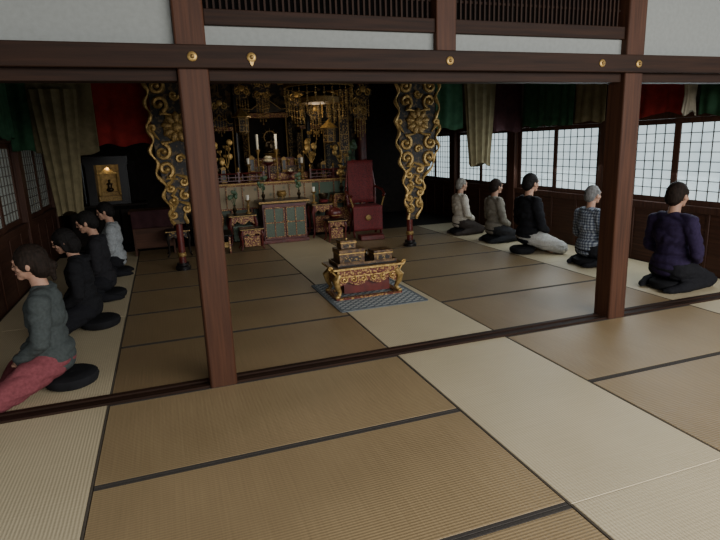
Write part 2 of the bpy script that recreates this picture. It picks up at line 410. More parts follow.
def person(x, y, rotz, label, shirt, pants, hair, hairstyle='short', s=1.0, lean=.0, sw=1.0, girth=1.0, headp=.12, bulk=0, kneel=True, group='people sitting in meditation'):
    t = thing('person', label, 'person', (x, y, 0), rotz, group); t.scale = (s, s, s)
    SH = .168 * sw
    def L(p): p = V(p); return V((p.x, p.y + lean * max(0, p.z - .22), p.z))
    npv = L((0, 0, .76)); R = Matrix.Rotation(-headp, 3, 'X')
    def H(p): return npv + R @ (L(p) - npv)
    def torso(mb, e):
        mb.ell(L((0, .0, .225)), (.158 * girth + e, .118 + e, .112 + e * .6))
        mb.ell(L((0, .012, .36)), (.132 * girth + e, .102 * girth + e, .15 + e))
        mb.ell(L((0, .0, .52)), (.150 * sw + e, .108 + e, .15 + e))
        mb.ell(L((0, -.012, .60)), (.150 * sw + e, .090 + e, .085 + e))
        for q in (-1, 1):
            mb.cap(L((q * .03, -.01, .672)), L((q * SH, -.01, .636)), .048 + e, .052 + e)
    HY = .205; HZ = .245
    def arm(mb, e):
        for q in (-1, 1):
            sh = L((q * SH, -.01, .632)); el = L((q * (.225 * sw + .010), .015, .385)); wr = V((q * .115, HY - .01, HZ + .01))
            mb.cap(sh, (sh + el) / 2, .052 + e, .046 + e); mb.cap((sh + el) / 2, el, .046 + e, .038 + e)
            mb.cap(el, (el * .35 + wr * .65), .040 + e, .031 + e)
            mb.cap((el * .35 + wr * .65), wr, .031 + e, .024 + e)
    def hands(mb):
        for q, dz in ((-1, .0), (1, .028)):
            oy = HY - .225; oz = HZ - .245
            wr = V((q * .115, HY - .01, HZ + .01)); pc = V((q * .055, .232 + oy, .215 + dz + oz))
            mb.cap(wr, pc, .023, .018)
            mb.ell(pc, (.045, .040, .015))
            for k_, ln in enumerate((.062, .072, .068, .052)):
                yy = .205 + oy + k_ * .0195
                a = V((q * .02, yy, .213 + dz + oz)); b = a + V((-q * ln * .55, 0, -.002)); c = b + V((-q * ln * .45, 0, .010))
                mb.chain([a, b, c], [.0088, .0082, .0068])
            mb.chain([V((q * .07, .200 + oy, .222 + dz + oz)), V((q * .045, .196 + oy, .245 + oz + dz * .5)), V((q * .010, .205 + oy, .262 + oz))], [.012, .010, .008])
    def legs(mb, e, feet=False):
        for q in (-1, 1):
            if kneel:      # kneeling astride the cushion, shins folded back along its sides
                hip = V((q * .09, .01, .205)); kn = V((q * .13, .335, .074)); an = V((q * .185, -.03, .048))
            else:
                hip = V((q * .085, .02, .205)); kn = V((q * .30, .285, .078)); an = V((-q * .07, .265 + q * .05, .062))
            mb.cap(hip, (hip + kn) / 2, .092 * girth + e, .082 + e); mb.cap((hip + kn) / 2, kn, .082 + e, .062 + e)
            m_ = kn.lerp(an, .4)
            mb.cap(kn, m_, .058 + e, .052 + e); mb.cap(m_, an, .052 + e, .034 + e)
            if feet:
                if kneel:
                    e2 = e * .4
                    ba = an + V((-q * .03, -.12, -.020)); mb.cap(an, an + V((0, -.03, .0)), .034 + e2, .036 + e2); mb.cap(an + V((0, -.03, 0)), ba, .033 + e2, .024 + e2)
                    for k_ in range(5):
                        a = ba + V((q * (2 - k_) * -.012, 0, -.002)); mb.cap(a, a + V((0, -(.036 - k_ * .005), -.006)), .0105 - k_ * .0008 + e2, .0085 - k_ * .0006 + e2)
                else:
                    hl = an + V((q * -.02, .0, -.012)); ba = an + V((-q * .15, -.01, -.030))
                    mb.cap(hl, an, .034, .036); mb.cap(hl, ba, .033, .026)
                    for k_ in range(5):
                        a = ba + V((0, (k_ - 2) * .013, -.002)); mb.cap(a, a + V((-q * (.042 - k_ * .005), 0, -.004)), .0105 - k_ * .0008, .0085 - k_ * .0006)
    B = MB(); torso(B, 0); arm(B, 0); hands(B); legs(B, 0, True)
    B.cap(L((0, -.015, .66)), H((0, .002, .80)), .055, .050)
    B.ell(H((0, .012, .885)), (.073, .090, .104), R.copy()); B.ell(H((0, .040, .838)), (.056, .066, .060), R.copy())
    B.ell(H((0, .085, .800)), (.026, .024, .022)); B.ell(H((0, .088, .912)), (.050, .018, .014))
    B.cap(H((0, .100, .893)), H((0, .112, .864)), .009, .0115); B.ell(H((0, .098, .828)), (.023, .012, .010))
    for q in (-1, 1):
        B.ell(H((q * .080, .012, .868)), (.012, .019, .031)); B.ell(H((q * .045, .070, .858)), (.022, .022, .020))
    B.ell(H((0, -.025, .88)), (.066, .062, .085))
    body = remesh(B, 'body', M['skin'], t, .0075, 2)
    for q in (-1, 1):
        MB().tube([H((q * .018, .1005, .884)), H((q * .030, .103, .879)), H((q * .043, .092, .883))], [.002, .0036, .002], 6).build('eye', M['eye'], t)
    MB().tube([H((-.020, .104, .829)), H((0, .111, .829)), H((.020, .104, .829))], [.003, .005, .003], 6).build('mouth', M['lip'], t)
    S = MB(); torso(S, .016 + bulk)
    e = .014 + bulk
    for q in (-1, 1):
        sh = L((q * SH, -.01, .632)); el = L((q * (.225 * sw + .010), .015, .385)); wr = V((q * .117, HY - .015, HZ + .013))
        S.cap(sh, (sh + el) / 2, .054 + e, .048 + e); S.cap((sh + el) / 2, el, .048 + e, .042 + e)
        S.cap(el, el.lerp(wr, .9), .042 + e, .027 + e)
    S.lathe([(.072, .672), (.070, .70), (.062, .712)], L((0, -.012, 0)))
    S.ell(L((0, .0, .27)), (.172 * girth + bulk, .137, .10))
    remesh(S, 'shirt', shirt, t, .010, 3, .013, 8)
    P = MB(); legs(P, .018, kneel); P.ell(V((0, -.0, .215)), (.172 * girth, .132, .106)); P.ell((0, .12, .16), (.15, .12, .06))
    remesh(P, 'trousers', pants, t, .011, 3, .010, 9)
    Hh = MB()
    if hairstyle in ('short', 'cropped'):
        g_ = 0 if hairstyle == 'short' else -.006
        Hh.ell(H((0, -.008, .903)), (.087 + g_, .103 + g_, .103 + g_), R.copy()); Hh.ell(H((0, -.042, .862)), (.081 + g_, .069 + g_, .084 + g_), R.copy())
        for q in (-1, 1): Hh.ell(H((q * .072, .014, .906)), (.016, .042, .042)); Hh.ell(H((q * .073, .030, .885)), (.008, .012, .028))
    elif hairstyle == 'bun':
        Hh.ell(H((0, -.006, .903)), (.089, .105, .104), R.copy()); Hh.ell(H((0, -.042, .855)), (.084, .072, .096), R.copy())
        for q in (-1, 1): Hh.ell(H((q * .071, .018, .893)), (.020, .050, .058))
        Hh.ell(H((0, -.114, .835)), (.032, .028, .034)); Hh.cap(H((0, -.10, .82)), H((0, -.095, .74)), .026, .014)
    elif hairstyle == 'bob':
        Hh.ell(H((0, -.006, .903)), (.092, .105, .104), R.copy()); Hh.ell(H((0, -.035, .840)), (.092, .082, .110), R.copy())
        for q in (-1, 1): Hh.cap(H((q * .077, .025, .90)), H((q * .080, .02, .80)), .023, .020)
    remesh(Hh, 'hair', hair, t, .0065, 2, .003, 30, floor=False)
    return t

ZG = 'black round meditation cushions'
def zafu(x, y, label, sc=1.0):
    t = thing('meditation_cushion', label, 'cushion', (x, y, 0.001), random.random(), ZG); t.scale = (sc, sc, 1)
    MB().lathe([(.001, .0), (.13, .0), (.16, .015), (.172, .048), (.166, .075), (.14, .090), (.10, .092), (.001, .090)], seg=64, flute=.012, nf=32).build('cushion_body', M['zafu'], t)
    MB().lathe([(.001, .088), (.018, .089), (.02, .093), (.001, .096)], seg=12).build('cushion_button', M['zafu'], t)
    return t
def cloth(n_, c, d=.7): return mk(n_, c, tuple(v * d for v in c), rough=.9, ns=14, bump=.1, spec=.15)
hm = dict(rough=.75, spec=.15, bump=.3)
hb = mk('black_hair', (.014, .012, .011), (.006, .005, .005), (30, 30, 4), **hm)
hg = mk('grey_hair', (.20, .195, .19), (.09, .087, .083), (30, 30, 4), **hm)
hbr = mk('dark_brown_hair', (.024, .015, .011), (.010, .007, .005), (30, 30, 4), **hm)
hlg = mk('pale_grey_hair', (.24, .225, .20), (.13, .12, .105), (30, 30, 4), **hm)
LF = PI / 2; RF = -PI / 2
def sitter(x, y, face, label, zlabel, *a, zo=.0, zs=1.0, **kw):
    person(x, y, face, label, *a, **kw)
    zafu(x + (zo if face == LF else -zo), y, zlabel, zs)
blk = cloth('black_trouser_cloth', (.014, .014, .017))
sitter(-.82, 3.98, LF, 'person in grey green long sleeved top and dusty rose trousers, dark tied hair', 'black round cushion under the person in rose trousers',
       cloth('grey_green_jersey', (.064, .075, .073)), cloth('rose_trouser_cloth', (.22, .062, .072)), hbr, 'bun', s=.99, sw=.92, lean=.04, headp=.14, zo=.08, zs=1.0, kneel=False)
sitter(-.76, 5.30, LF, 'person all in black with dark hair sitting second in the left row', 'black round cushion under the second sitter in the left row',
       cloth('black_jersey', (.015, .015, .017)), blk, hb, 'bob', s=.93, sw=.92, lean=.12, headp=.3, zo=.08, kneel=False)
sitter(-.72, 6.36, LF, 'person in charcoal top with black hair sitting third in the left row', 'black round cushion under the third sitter in the left row',
       cloth('charcoal_jersey', (.022, .021, .024)), blk, hb, 'short', s=.97, lean=.08, headp=.3, zo=.04)
sitter(-.68, 7.60, LF, 'person in light grey shirt with black hair, farthest in the left row', 'black round cushion under the person in the light grey shirt',
       cloth('light_grey_shirt', (.32, .34, .35)), blk, hb, 'short', s=.95, lean=.04, headp=.25)
sitter(4.72, 4.02, RF, 'person in dark purple sweater and black trousers, nearest on the right', 'black round cushion under the person in the purple sweater',
       cloth('purple_sweater', (.030, .020, .054)), blk, hbr, 'short', s=1.07, sw=1.12, girth=1.08)
sitter(4.80, 5.24, RF, 'person with grey hair in a checked blue and grey shirt', 'black round cushion under the person in the checked shirt',
       plaid('checked_shirt', (.035, .045, .075), (.12, .14, .18), (.30, .33, .36)), blk, hg, 'cropped', s=.97, sw=1.0)
sitter(4.64, 6.22, RF, 'person in black top and white trousers with black hair', 'black round cushion under the person in white trousers',
       cloth('black_pullover', (.014, .014, .017)), cloth('white_trouser_cloth', (.46, .45, .42)), hb, 'short', s=1.08, sw=1.03, zo=.08, kneel=False)
sitter(4.72, 7.16, RF, 'person in grey beige top with dark hair, second from the altar on the right', 'black round cushion under the person in the grey beige top',
       cloth('grey_beige_jersey', (.24, .22, .18)), cloth('dark_grey_trousers', (.03, .03, .032)), hbr, 'short', s=.96, sw=.92)
sitter(4.64, 8.05, RF, 'person in pale beige top with pale grey hair, nearest the altar on the right', 'black round cushion under the person in the pale beige top',
       cloth('beige_jersey', (.56, .52, .44)), cloth('brown_trousers', (.05, .04, .035)), hlg, 'cropped', s=.94, sw=.9)

# ------------------------------------------------------------------ curtains
def drape(mb, p0, p1, z0, z1, amp=.022, folds=6, sag=0):
    p0 = V((*p0, 0)); p1 = V((*p1, 0)); d = p1 - p0; nrm = V((-d.y, d.x, 0)).normalized()
    nx = folds * 10; nz = 10; grid = []
    ph = random.random() * 9
    for j in range(nz + 1):
        f = j / nz; row = []
        for i in range(nx + 1):
            u = i / nx; q = u * d.length
            a = (noise.noise(V((q * 9 + ph, f * .8, ph))) * 1.6 + .35 * math.sin(q * 38 + ph + f)) * amp * (.4 + .8 * f)
            z = z1 + (z0 - z1) * f + (.05 * noise.noise(V((q * 5, ph, 0))) * (1 if amp > .01 else 0) - sag * math.sin(PI * u)) * f
            row.append(mb.bm.verts.new(p0 + d * u + nrm * a + V((0, 0, z))))
        grid.append(row)
    for j in range(nz):
        for i in range(nx): mb.bm.faces.new((grid[j][i], grid[j][i + 1], grid[j + 1][i + 1], grid[j + 1][i]))
    return mb
def gathered(mb, c, z0, zt, z1, w0, w1, d=.05, wt=.06, pw=1.3):
    n_ = 56; rings = []
    for j in range(19):
        f = j / 18; z = z1 + (z0 - z1) * f; ft = (z1 - zt) / (z1 - z0)
        w = w1 * (1 - (f / ft)) ** pw + wt if f < ft else wt + (w0 - wt) * ((f - ft) / (1 - ft)) ** .7
        rings.append([mb.bm.verts.new(V(c) + V((w * math.cos(a) * (1 + .05 * math.sin(9 * a)), (d * .6 + w * .12) * math.sin(a) * (1 + .3 * math.sin(11 * a)), z + .03 * math.sin(3 * a) * f))) for a in [k_ * 2 * PI / n_ for k_ in range(n_)]])
    for A, B in zip(rings, rings[1:]):
        for k_ in range(n_): mb.bm.faces.new((A[k_], A[(k_ + 1) % n_], B[(k_ + 1) % n_], B[k_]))
    mb.bm.faces.new(rings[-1]); return mb
def curt(name, lab, parts):
    t = thing(name, lab, 'curtain')
    for pn, mat_, fn in parts:
        mb = MB(); fn(mb); o = mb.build(pn, M[mat_], t)
        if 'gather' not in pn:
            so = o.modifiers.new('t', 'SOLIDIFY'); so.thickness = .004
    return t
YC = 7.62
curt('valance_curtain', 'green, khaki and red banded curtain hung across the left aisle', [
    ('green_cloth', 'cgreen', lambda m: drape(m, (XL + .02, YC), (-1.40, YC), 1.60, 2.70, folds=3)),
    ('khaki_cloth', 'ckhaki', lambda m: drape(m, (-1.40, YC), (-.70, YC), 1.58, 2.70, folds=6, sag=.08)),
    ('khaki_gather', 'ckhaki', lambda m: gathered(m, (-1.12, YC - .07, 0), .84, .90, 2.3, .15, .10, wt=.15, pw=1.0)),
    ('red_cloth', 'cred', lambda m: drape(m, (-.70, YC), (-.05, YC), 1.64, 2.70, folds=5))])
curt('valance_curtain', 'green, khaki and plum banded curtain hung across the right aisle', [
    ('green_cloth', 'cgreen', lambda m: drape(m, (3.95, YC), (4.42, YC), 1.72, 2.70, folds=4)),
    ('khaki_gather', 'ckhaki', lambda m: gathered(m, (4.70, YC - .05, 0), 1.16, 1.25, 2.6, .18, .10, wt=.185, pw=.9)),
    ('plum_cloth', 'cplum', lambda m: drape(m, (4.98, YC), (XR - .04, YC), 1.64, 2.70, folds=5))])
xw = XR - .09
curt('valance_curtain', 'green, khaki, red and cream banded curtain along the top of the right wall', [
    ('green_cloth', 'cgreen', lambda m: drape(m, (xw, 7.5), (xw, 6.35), 1.70, 2.6, folds=7)),
    ('khaki_cloth', 'ckhaki', lambda m: drape(m, (xw, 6.35), (xw, 5.75), 1.72, 2.6, folds=4)),
    ('plum_cloth', 'cplum', lambda m: drape(m, (xw, 5.75), (xw, 5.35), 1.78, 2.6, folds=3)),
    ('red_cloth', 'cred', lambda m: drape(m, (xw, 5.35), (xw, 4.58), 1.74, 2.6, folds=5)),
    ('cream_gather', 'ccream', lambda m: gathered(m, (xw - .08, 4.50, 0), 1.74, 1.90, 2.4, .09, .10)),
    ('dark_green_cloth', 'cgreen', lambda m: drape(m, (xw, 4.45), (xw, 3.8), 1.70, 2.6, folds=4))])
xw2 = XL + .09
curt('valance_curtain', 'green and khaki banded curtain along the top of the left wall', [
    ('green_cloth', 'cgreen', lambda m: drape(m, (xw2, 7.5), (xw2, 6.2), 1.74, 2.6, folds=7)),
    ('khaki_cloth', 'ckhaki', lambda m: drape(m, (xw2, 6.2), (xw2, 5.0), 1.78, 2.6, folds=7)),
    ('red_cloth', 'cred', lambda m: drape(m, (xw2, 5.0), (xw2, 3.8), 1.8, 2.6, folds=7))])
struct(MB().b2(XL, XR, 7.68, 7.80, 2.62, 2.948).build('trim_31', M['beam_x']), 'dark cross beam over the altar opening')

# ------------------------------------------------------------------ lacquer pillars with gold cloud carving
def pillar(x, lab, fl, zlow):
    t = thing('altar_pillar', lab, 'pillar', (x, 7.50, 0), 0, 'gilded cloud pillars before the altar')
    MB().lathe([(.10, 0), (.10, .04), (.08, .06), (.08, .09)], seg=24).build('pillar_base', M['black'], t)
    MB().lathe([(.045, .09), (.045, 1.1), (.055, 2.58)], seg=24).build('shaft', M['red'], t)
    MB().lathe([(.046, .17), (.056, .18), (.056, .22), (.046, .23)], seg=24).build('gold_band', M['gold2'], t)
    c = .10
    outl = [(zlow, .08, .02), (zlow + .15, .12, .02), (.95, .16, .03), (1.12, .21, c * .6), (1.28, .29, c), (1.5, .33, c), (1.8, .34, c), (2.1, .33, c), (2.35, .34, c), (2.6, .35, c)]
    poly = [(cx + w * .86, z) for z, w, cx in outl] + [(cx - w * .86, z) for z, w, cx in reversed(outl)]
    MB().prism(poly, -.10, -.072).build('openwork_ground', M['lace'], t)
    g = MB(); yy = -.113
    def half(q):
        pts = []
        for i in range(61):
            z = zlow + (2.6 - zlow) * i / 60
            for (za, wa, ca), (zb, wb, cb) in zip(outl, outl[1:]):
                if za <= z <= zb + 1e-6: f = (z - za) / (zb - za); w = wa + (wb - wa) * f; cc = ca + (cb - ca) * f
            pts.append((cc + q * (w - .015 + .03 * math.sin(z * 22 + q)), yy, z))
        return pts
    g.tube(half(1), [.020 + .008 * math.sin(i * 1.1) for i in range(61)], 6); g.tube(half(-1), [.020 + .008 * math.cos(i * 1.1) for i in range(61)], 6)
    for i, z in enumerate((1.32, 1.53, 2.11, 2.32, 2.53)):
        k2 = i % 2
        for q in (-1, 1):
            g.spiral(c + q * (.20 if k2 else .185), z, yy, .105, hand=q * (1 if k2 else -1), turns=1.2, a0=PI / 2 * (1 if k2 else -1), th=.029, tail=(c + q * .05, z + (.13 if k2 else -.13)))
    for z, hh in ((1.44, 1), (2.215, -1), (2.43, 1)): g.spiral(c, z, yy, .060, hand=hh, turns=1.1, a0=0, th=.022)
    for q in (-1, 1): g.spiral(c + q * .285, 1.82, yy, .055, hand=q, turns=1.1, a0=-PI / 2, th=.025, tail=(c + q * .22, 1.68))
    z = 1.12; i = 0
    while z > zlow + .10:
        k2 = i % 2
        for q in (-1, 1): g.spiral(.035 + q * .080, z + q * .035, yy, .066, hand=q * (1 if k2 else -1), turns=1.1, a0=PI / 2, th=.024, tail=(.03, z + .13))
        z -= .17; i += 1
    g.build('gold_cloud_scroll', M['gold3'], t)
    md = MB(); md.ell((c, yy, 1.83), (.165, .020, .17), u=24)
    for q in range(9):
        a = q * 2 * PI / 9 + PI / 2; md.ell((c + .115 * math.cos(a), yy - .010, 1.83 + .12 * math.sin(a)), (.072, .022, .040), Matrix.Rotation(-a, 3, 'Y'), u=12, v=8)
    md.ell((c, yy - .024, 1.83), (.060, .022, .060))
    md.build('leaf_crest', M['gold2'], t)
pillar(.13, 'left red lacquer pillar with black board of gilded cloud scrolls', 1, .62)
pillar(3.45, 'right red lacquer pillar with black board of gilded cloud scrolls', 1, .42)

# ------------------------------------------------------------------ furniture helpers
def cabriole(mb, x, y, z1, sx, sy, r=.028, out=.05, z0=0):
    pts = [(x, y, z1), (x + sx * out * .5, y + sy * out * .5, z0 + (z1 - z0) * .8), (x + sx * out * .2, y + sy * out * .2, z0 + (z1 - z0) * .45), (x + sx * out * .3, y + sy * out * .3, z0 + (z1 - z0) * .15), (x + sx * out, y + sy * out, z0 + r * .75)]
    mb.tube(pts, [r * 1.3, r * 1.4, r * .9, r * .75, r * .7], 8)
def lac_table(name, lab, cat, loc, w, d, h, legm='red', topm='black', apm='redgold', rotz=0, group=None, shelf=False, panel=None):
    t = thing(name, lab, cat, loc, rotz, group)
    MB().box((0, 0, h - .015), (w, d, .03)).build('tabletop', M[topm], t, bevel=.005)
    MB().box((0, -d / 2 - .001, h - .015), (w + .006, .006, .014)).build('gold_edge', M['gold2'], t)
    ap = MB(); hh = min(.12, h * .25); n_ = 16
    for sgn in (-1, 1):
        poly = [(-w / 2 + .03, h - .031)] + [(-w / 2 + .03 + (w - .06) * i / n_, h - .031 - hh * (.55 + .45 * abs(math.cos(2 * PI * i / n_)))) for i in range(n_ + 1)] + [(w / 2 - .03, h - .031)]
        ap.prism(poly, sgn * (d / 2 - .03) - .008, sgn * (d / 2 - .03) + .008)
    ap.box((-w / 2 + .03, 0, h - .031 - hh / 2), (.016, d - .08, hh)).box((w / 2 - .03, 0, h - .031 - hh / 2), (.016, d - .08, hh))
    ap.build('carved_apron', M[apm], t)
    for sx in (-1, 1):
        for sy in (-1, 1):
            l = MB(); cabriole(l, sx * (w / 2 - .035), sy * (d / 2 - .035), h - .04, sx, sy, r=max(.016, h * .04), out=min(.05, h * .1)); l.build('leg', M[legm], t)
    if shelf: MB().box((0, 0, h * .32), (w - .08, d - .08, .02)).build('shelf', M[legm], t)
    if panel: MB().box((0, -d / 2 + .055, h * .40), (w - .12, .014, h * .48)).build('painted_panel', M[panel], t)
    return t

# ------------------------------------------------------------------ incense table in the middle
TX, TY = 1.87, 5.26
tz = .009
TH = .33
t = thing('incense_table', 'low red lacquer table with gilded carved apron and curling legs on the grey blue rug', 'low table', (TX, TY, tz), 0)
MB().box((0, 0, TH - .013), (.76, .42, .026)).build('tabletop', M['boxwood'], t, bevel=.006)
MB().box((0, -.21, TH - .013), (.765, .01, .018)).box((0, .21, TH - .013), (.765, .01, .018)).box((-.38, 0, TH - .013), (.01, .42, .018)).box((.38, 0, TH - .013), (.01, .42, .018)).build('gold_edge', M['gold'], t)
MB().box((0, 0, TH - .055), (.66, .34, .056)).build('frieze', M['redgold'], t)
ap = MB()
for sgn in (-1, 1):
    poly = [(-.33, TH - .084)] + [(-.33 + .66 * i / 24, TH - .084 - .11 * (.62 + .38 * abs(math.cos(1.5 * PI * i / 12)))) for i in range(25)] + [(.33, TH - .084)]
    ap.prism(poly, sgn * .165 - .008, sgn * .165 + .008)
ap.box((-.325, 0, TH - .135), (.016, .31, .10)).box((.325, 0, TH - .135), (.016, .31, .10))
ap.build('carved_apron', M['redgold'], t)
MB().box((0, 0, .115), (.50, .24, .15)).build('inner_body', M['red'], t)
sc = MB(); sc.box((0, -.178, TH - .098), (.68, .010, .012))
for q in (-1, 1):
    for i in range(3): sc.spiral(q * (.06 + .10 * i), TH - .130, -.178, .034, hand=q, turns=1.2, a0=PI / 2, th=.008)
    sc.tube([(q * .33, -.178, TH - .098), (q * .36, -.17, TH - .06), (q * .385, -.16, TH - .03)], .009, 6)
    sc.spiral(q * .402, TH - .005, -.16, .028, hand=-q, turns=1.2, a0=-PI / 2, th=.009)
sc.build('gold_scrollwork', M['gold'], t)
for sx in (-1, 1):
    for sy in (-1, 1):
        l = MB(); l.tube([(sx * .31, sy * .155, TH - .08), (sx * .350, sy * .178, .20), (sx * .335, sy * .17, .13), (sx * .31, sy * .155, .075), (sx * .325, sy * .168, .04)], [.034, .040, .030, .022, .020], 10)
        l.ell((sx * .34, sy * .175, .03), (.028, .024, .020), u=10, v=6)
        l.build('leg', M['gold3'], t)
bs = MB()
for sx in (-1, 1): bs.box((sx * .33, 0, .010), (.06, .40, .020))
for sy in (-1, 1): bs.box((0, sy * .175, .010), (.62, .055, .0196))
bs.build('floor_frame', M['redgold'], t)

def lac_box(lab, x, y, w, d, h, z, knob=False):
    t = thing('lacquer_box', lab, 'box', (x, y, z), 0)
    MB().box((0, 0, h * .36), (w, d, h * .72)).build('box_body', M['boxwood'], t, bevel=.004)
    MB().box((0, 0, h * .86), (w + .012, d + .012, h * .26)).build('lid', M['boxwood'], t, bevel=.006)
    MB().box((0, 0, h * .72), (w + .015, d + .015, .008)).build('gold_rim', M['gold'], t)
    MB().box((0, -d / 2 - .002, h * .34), (w * .7, .004, h * .34)).build('carved_plate', M['darkgold'], t)
    if knob: MB().ell((0, 0, h * 1.05), (.012, .012, .012), u=10, v=6).build('knob', M['gold'], t)
tt_ = tz + TH + .0005
t = thing('lacquer_tray', 'dark lacquer tray with raised rim on the incense table', 'tray', (TX, TY, tt_), 0)
MB().box((0, 0, .008), (.64, .32, .014)).build('tray_base', M['black'], t, bevel=.003)
MB().box((0, -.158, .026), (.64, .010, .022)).box((0, .158, .026), (.64, .010, .022)).box((-.316, 0, .026), (.010, .305, .022)).box((.316, 0, .026), (.010, .305, .022)).build('tray_rim', M['boxwood'], t)
zt = tt_ + .0155
lac_box('large brown lacquer box at the left of the tray', TX - .15, TY - .01, .27, .22, .155, zt)
lac_box('small lacquer box stacked on the large box on the tray', TX - .17, TY + .0, .16, .14, .085, zt + .155 * .992, True)
lac_box('lower brown lacquer box at the right of the tray', TX + .19, TY - .03, .20, .17, .115, zt)
t = thing('incense_burner', 'small bronze incense burner between the boxes on the tray', 'incense burner', (TX + .05, TY + .10, zt), 0)
MB().lathe([(.02, .02), (.038, .03), (.045, .055), (.036, .075), (.040, .082), (.034, .084), (.030, .07), (.001, .06)], seg=20).build('bowl', M['bronze'], t)
for q in range(3):
    a = q * 2 * PI / 3; MB().cap((.026 * math.cos(a), .026 * math.sin(a), .03), (.034 * math.cos(a), .034 * math.sin(a), .006), .007, .006, 8).build('foot', M['bronze'], t)

# ------------------------------------------------------------------ altar platform
AX0, AX1 = .66, 3.50; AY = 9.62
t = thing('altar_platform', 'wide black lacquer altar platform fronted with teal and rose brocade', 'altar', ((AX0 + AX1) / 2, AY, 0))
W = AX1 - AX0
MB().box((0, .75, .03), (W + .1, 1.6, .06)).build('plinth', M['black'], t, bevel=.01)
MB().box((0, .76, .49), (W - .06, 1.5, .855)).build('altar_body', M['black'], t)
MB().box((0, .75, .945), (W + .06, 1.6, .05)).build('altar_top', M['red'], t, bevel=.008)
MB().box((0, -.055, .945), (W + .065, .01, .03)).build('gold_edge', M['gold2'], t)
br = MB(); drape(br, (-W / 2 + .03, -.035), (.42, -.035), .53, .92, amp=.006, folds=8); br.build('teal_brocade_front', M['brocade'], t)
br = MB(); drape(br, (.42, -.035), (W / 2 - .03, -.035), .53, .92, amp=.006, folds=5); br.build('rose_brocade_front', M['brocade2'], t)
fr = MB()
for i in range(9): fr.box((-W / 2 + .06 + (W - .12) * i / 8, -.03, .30), (.03, .02, .44))
fr.box((0, -.055, .525), (W - .06, .02, .03)).box((0, -.03, .09), (W - .06, .025, .03)).build('lower_frame', M['redgold'], t)
fr = MB()
for i in range(11): fr.box((-W / 2 + .05 + (W - .10) * i / 10, -.052, .72), (.016, .014, .38))
fr.box((0, -.052, .912), (W - .06, .014, .014)).build('brocade_frame', M['redgold'], t)
pn = MB()
for i in range(8): pn.box((-W / 2 + .06 + (W - .12) * (i + .5) / 8, -.012, .31), (.26, .02, .38))
pn.build('lower_panels', M['green'], t)
ZT = .971
t = thing('altar_railing', 'low red railing with gilt post caps along the altar edge', 'railing', ((AX0 + AX1) / 2, AY + .03, ZT))
for a, b in ((-W / 2 + .03, -.42), (.42, W / 2 - .03)):
    r_ = MB()
    for z in (.03, .09): r_.box(((a + b) / 2, 0, z), (b - a, .02, .014))
    r_.tube([(a, 0, .15), (b, 0, .15)], .014, 8)
    for i in range(1, 8): r_.box((a + (b - a) * i / 8, 0, .09), (.012, .012, .12))
    r_.build('rails', M['red'], t)
for x in (-W / 2 + .05, -.85, -.42, .42, .85, W / 2 - .05):
    p = MB().box((x, 0, .09), (.03, .03, .18)).build('railing_post', M['red'], t); MB().lathe([(.018, .18), (.02, .19), (.012, .20), (.024, .222), (.018, .245), (.001, .265)], (x, 0, 0), 14).build('finial', M['gold'], p)

t = thing('stepped_stand', 'red and gilt stepped stand in the middle of the altar', 'altar stand', (CX, 10.25, ZT))
for i, (w, d, z0, z1) in enumerate(((1.15, .62, 0, .12), (.95, .46, .12, .24), (.78, .34, .24, .38))):
    MB().box((0, .31 - d / 2, (z0 + z1) / 2 - .008), (w - .03, d - .02, z1 - z0 - .016)).build('step_body', M['redgold'] if i != 1 else M['darkgold'], t)
    MB().box((0, .31 - d / 2, z1 - .008), (w, d, .016)).build('step_board', M['red'], t, bevel=.003)
for i in range(7):
    x = CX - .39 + .13 * i
    t = thing('offering_cup', '%s small gilt footed cup from the left on the middle step' % ORD[i], 'cup', (x, 10.16, ZT + .2405), 0, 'small gilt cups on the altar steps')
    MB().lathe([(.024, 0), (.024, .008), (.008, .02), (.008, .045), (.03, .07), (.034, .10), (.028, .10), (.001, .075)], seg=14).build('cup_body', M['gold'], t)
    MB().ell((0, 0, .098), (.022, .022, .016), u=10, v=6).build('rice_heap', M['cream'], t)
def shrine(lab, x, y, z, w, d, h, inner='dark'):
    t = thing('altar_shrine', lab, 'shrine', (x, y, z))
    MB().box((0, 0, .03), (w, d, .06)).build('shrine_base', M['redgold'], t, bevel=.004)
    MB().box((0, d / 2 - .015, h * .42 + .06), (w - .04, .03, h * .84 - .0)).box((-w / 2 + .03, .01, h * .42 + .06), (.02, d - .05, h * .84)).box((w / 2 - .03, .01, h * .42 + .06), (.02, d - .05, h * .84)).build('shrine_walls', M[inner], t)
    for sx in (-1, 1):
        MB().lathe([(.022, .06), (.018, .08), (.018, h * .84), (.024, h * .9)], (sx * (w / 2 - .03), -d / 2 + .035, 0), 12).build('column', M['gold2'], t)
        MB().box((sx * (w / 2 + .035), -d / 2 + .01, h * .46), (.09, .014, h * .74), Matrix.Rotation(sx * .5, 3, 'Z')).build('door_leaf', M['darkgold'], t)
    MB().box((0, 0, h * .93), (w + .02, d, h * .07)).build('bracket_frieze', M['redgold'], t)
    rf = MB(); n_ = 14
    poly = [(-w * .6, h * 1.0)] + [(-w * .6 + 1.2 * w * i / n_, h * (.985 + .20 * (1 - abs(2 * i / n_ - 1)) ** 1.6) + .04 * abs(2 * i / n_ - 1) ** 3) for i in range(n_ + 1)] + [(w * .6, h * 1.0), (0, h * .965)]
    rf.prism(poly, -d * .58, d * .55); rf.build('curved_roof', M['black'], t)
    MB().tube([(-w * .6, -d * .59, h * 1.03), (-w * .34, -d * .59, h * 1.02), (0, -d * .59, h * 1.18), (w * .34, -d * .59, h * 1.02), (w * .6, -d * .59, h * 1.03)], .010, 6).build('gable_edge', M['gold2'], t)
    return t
shrine('tall central shrine with curved black roof and gilt columns', CX, 10.80, ZT + .001, .80, .30, 1.25)
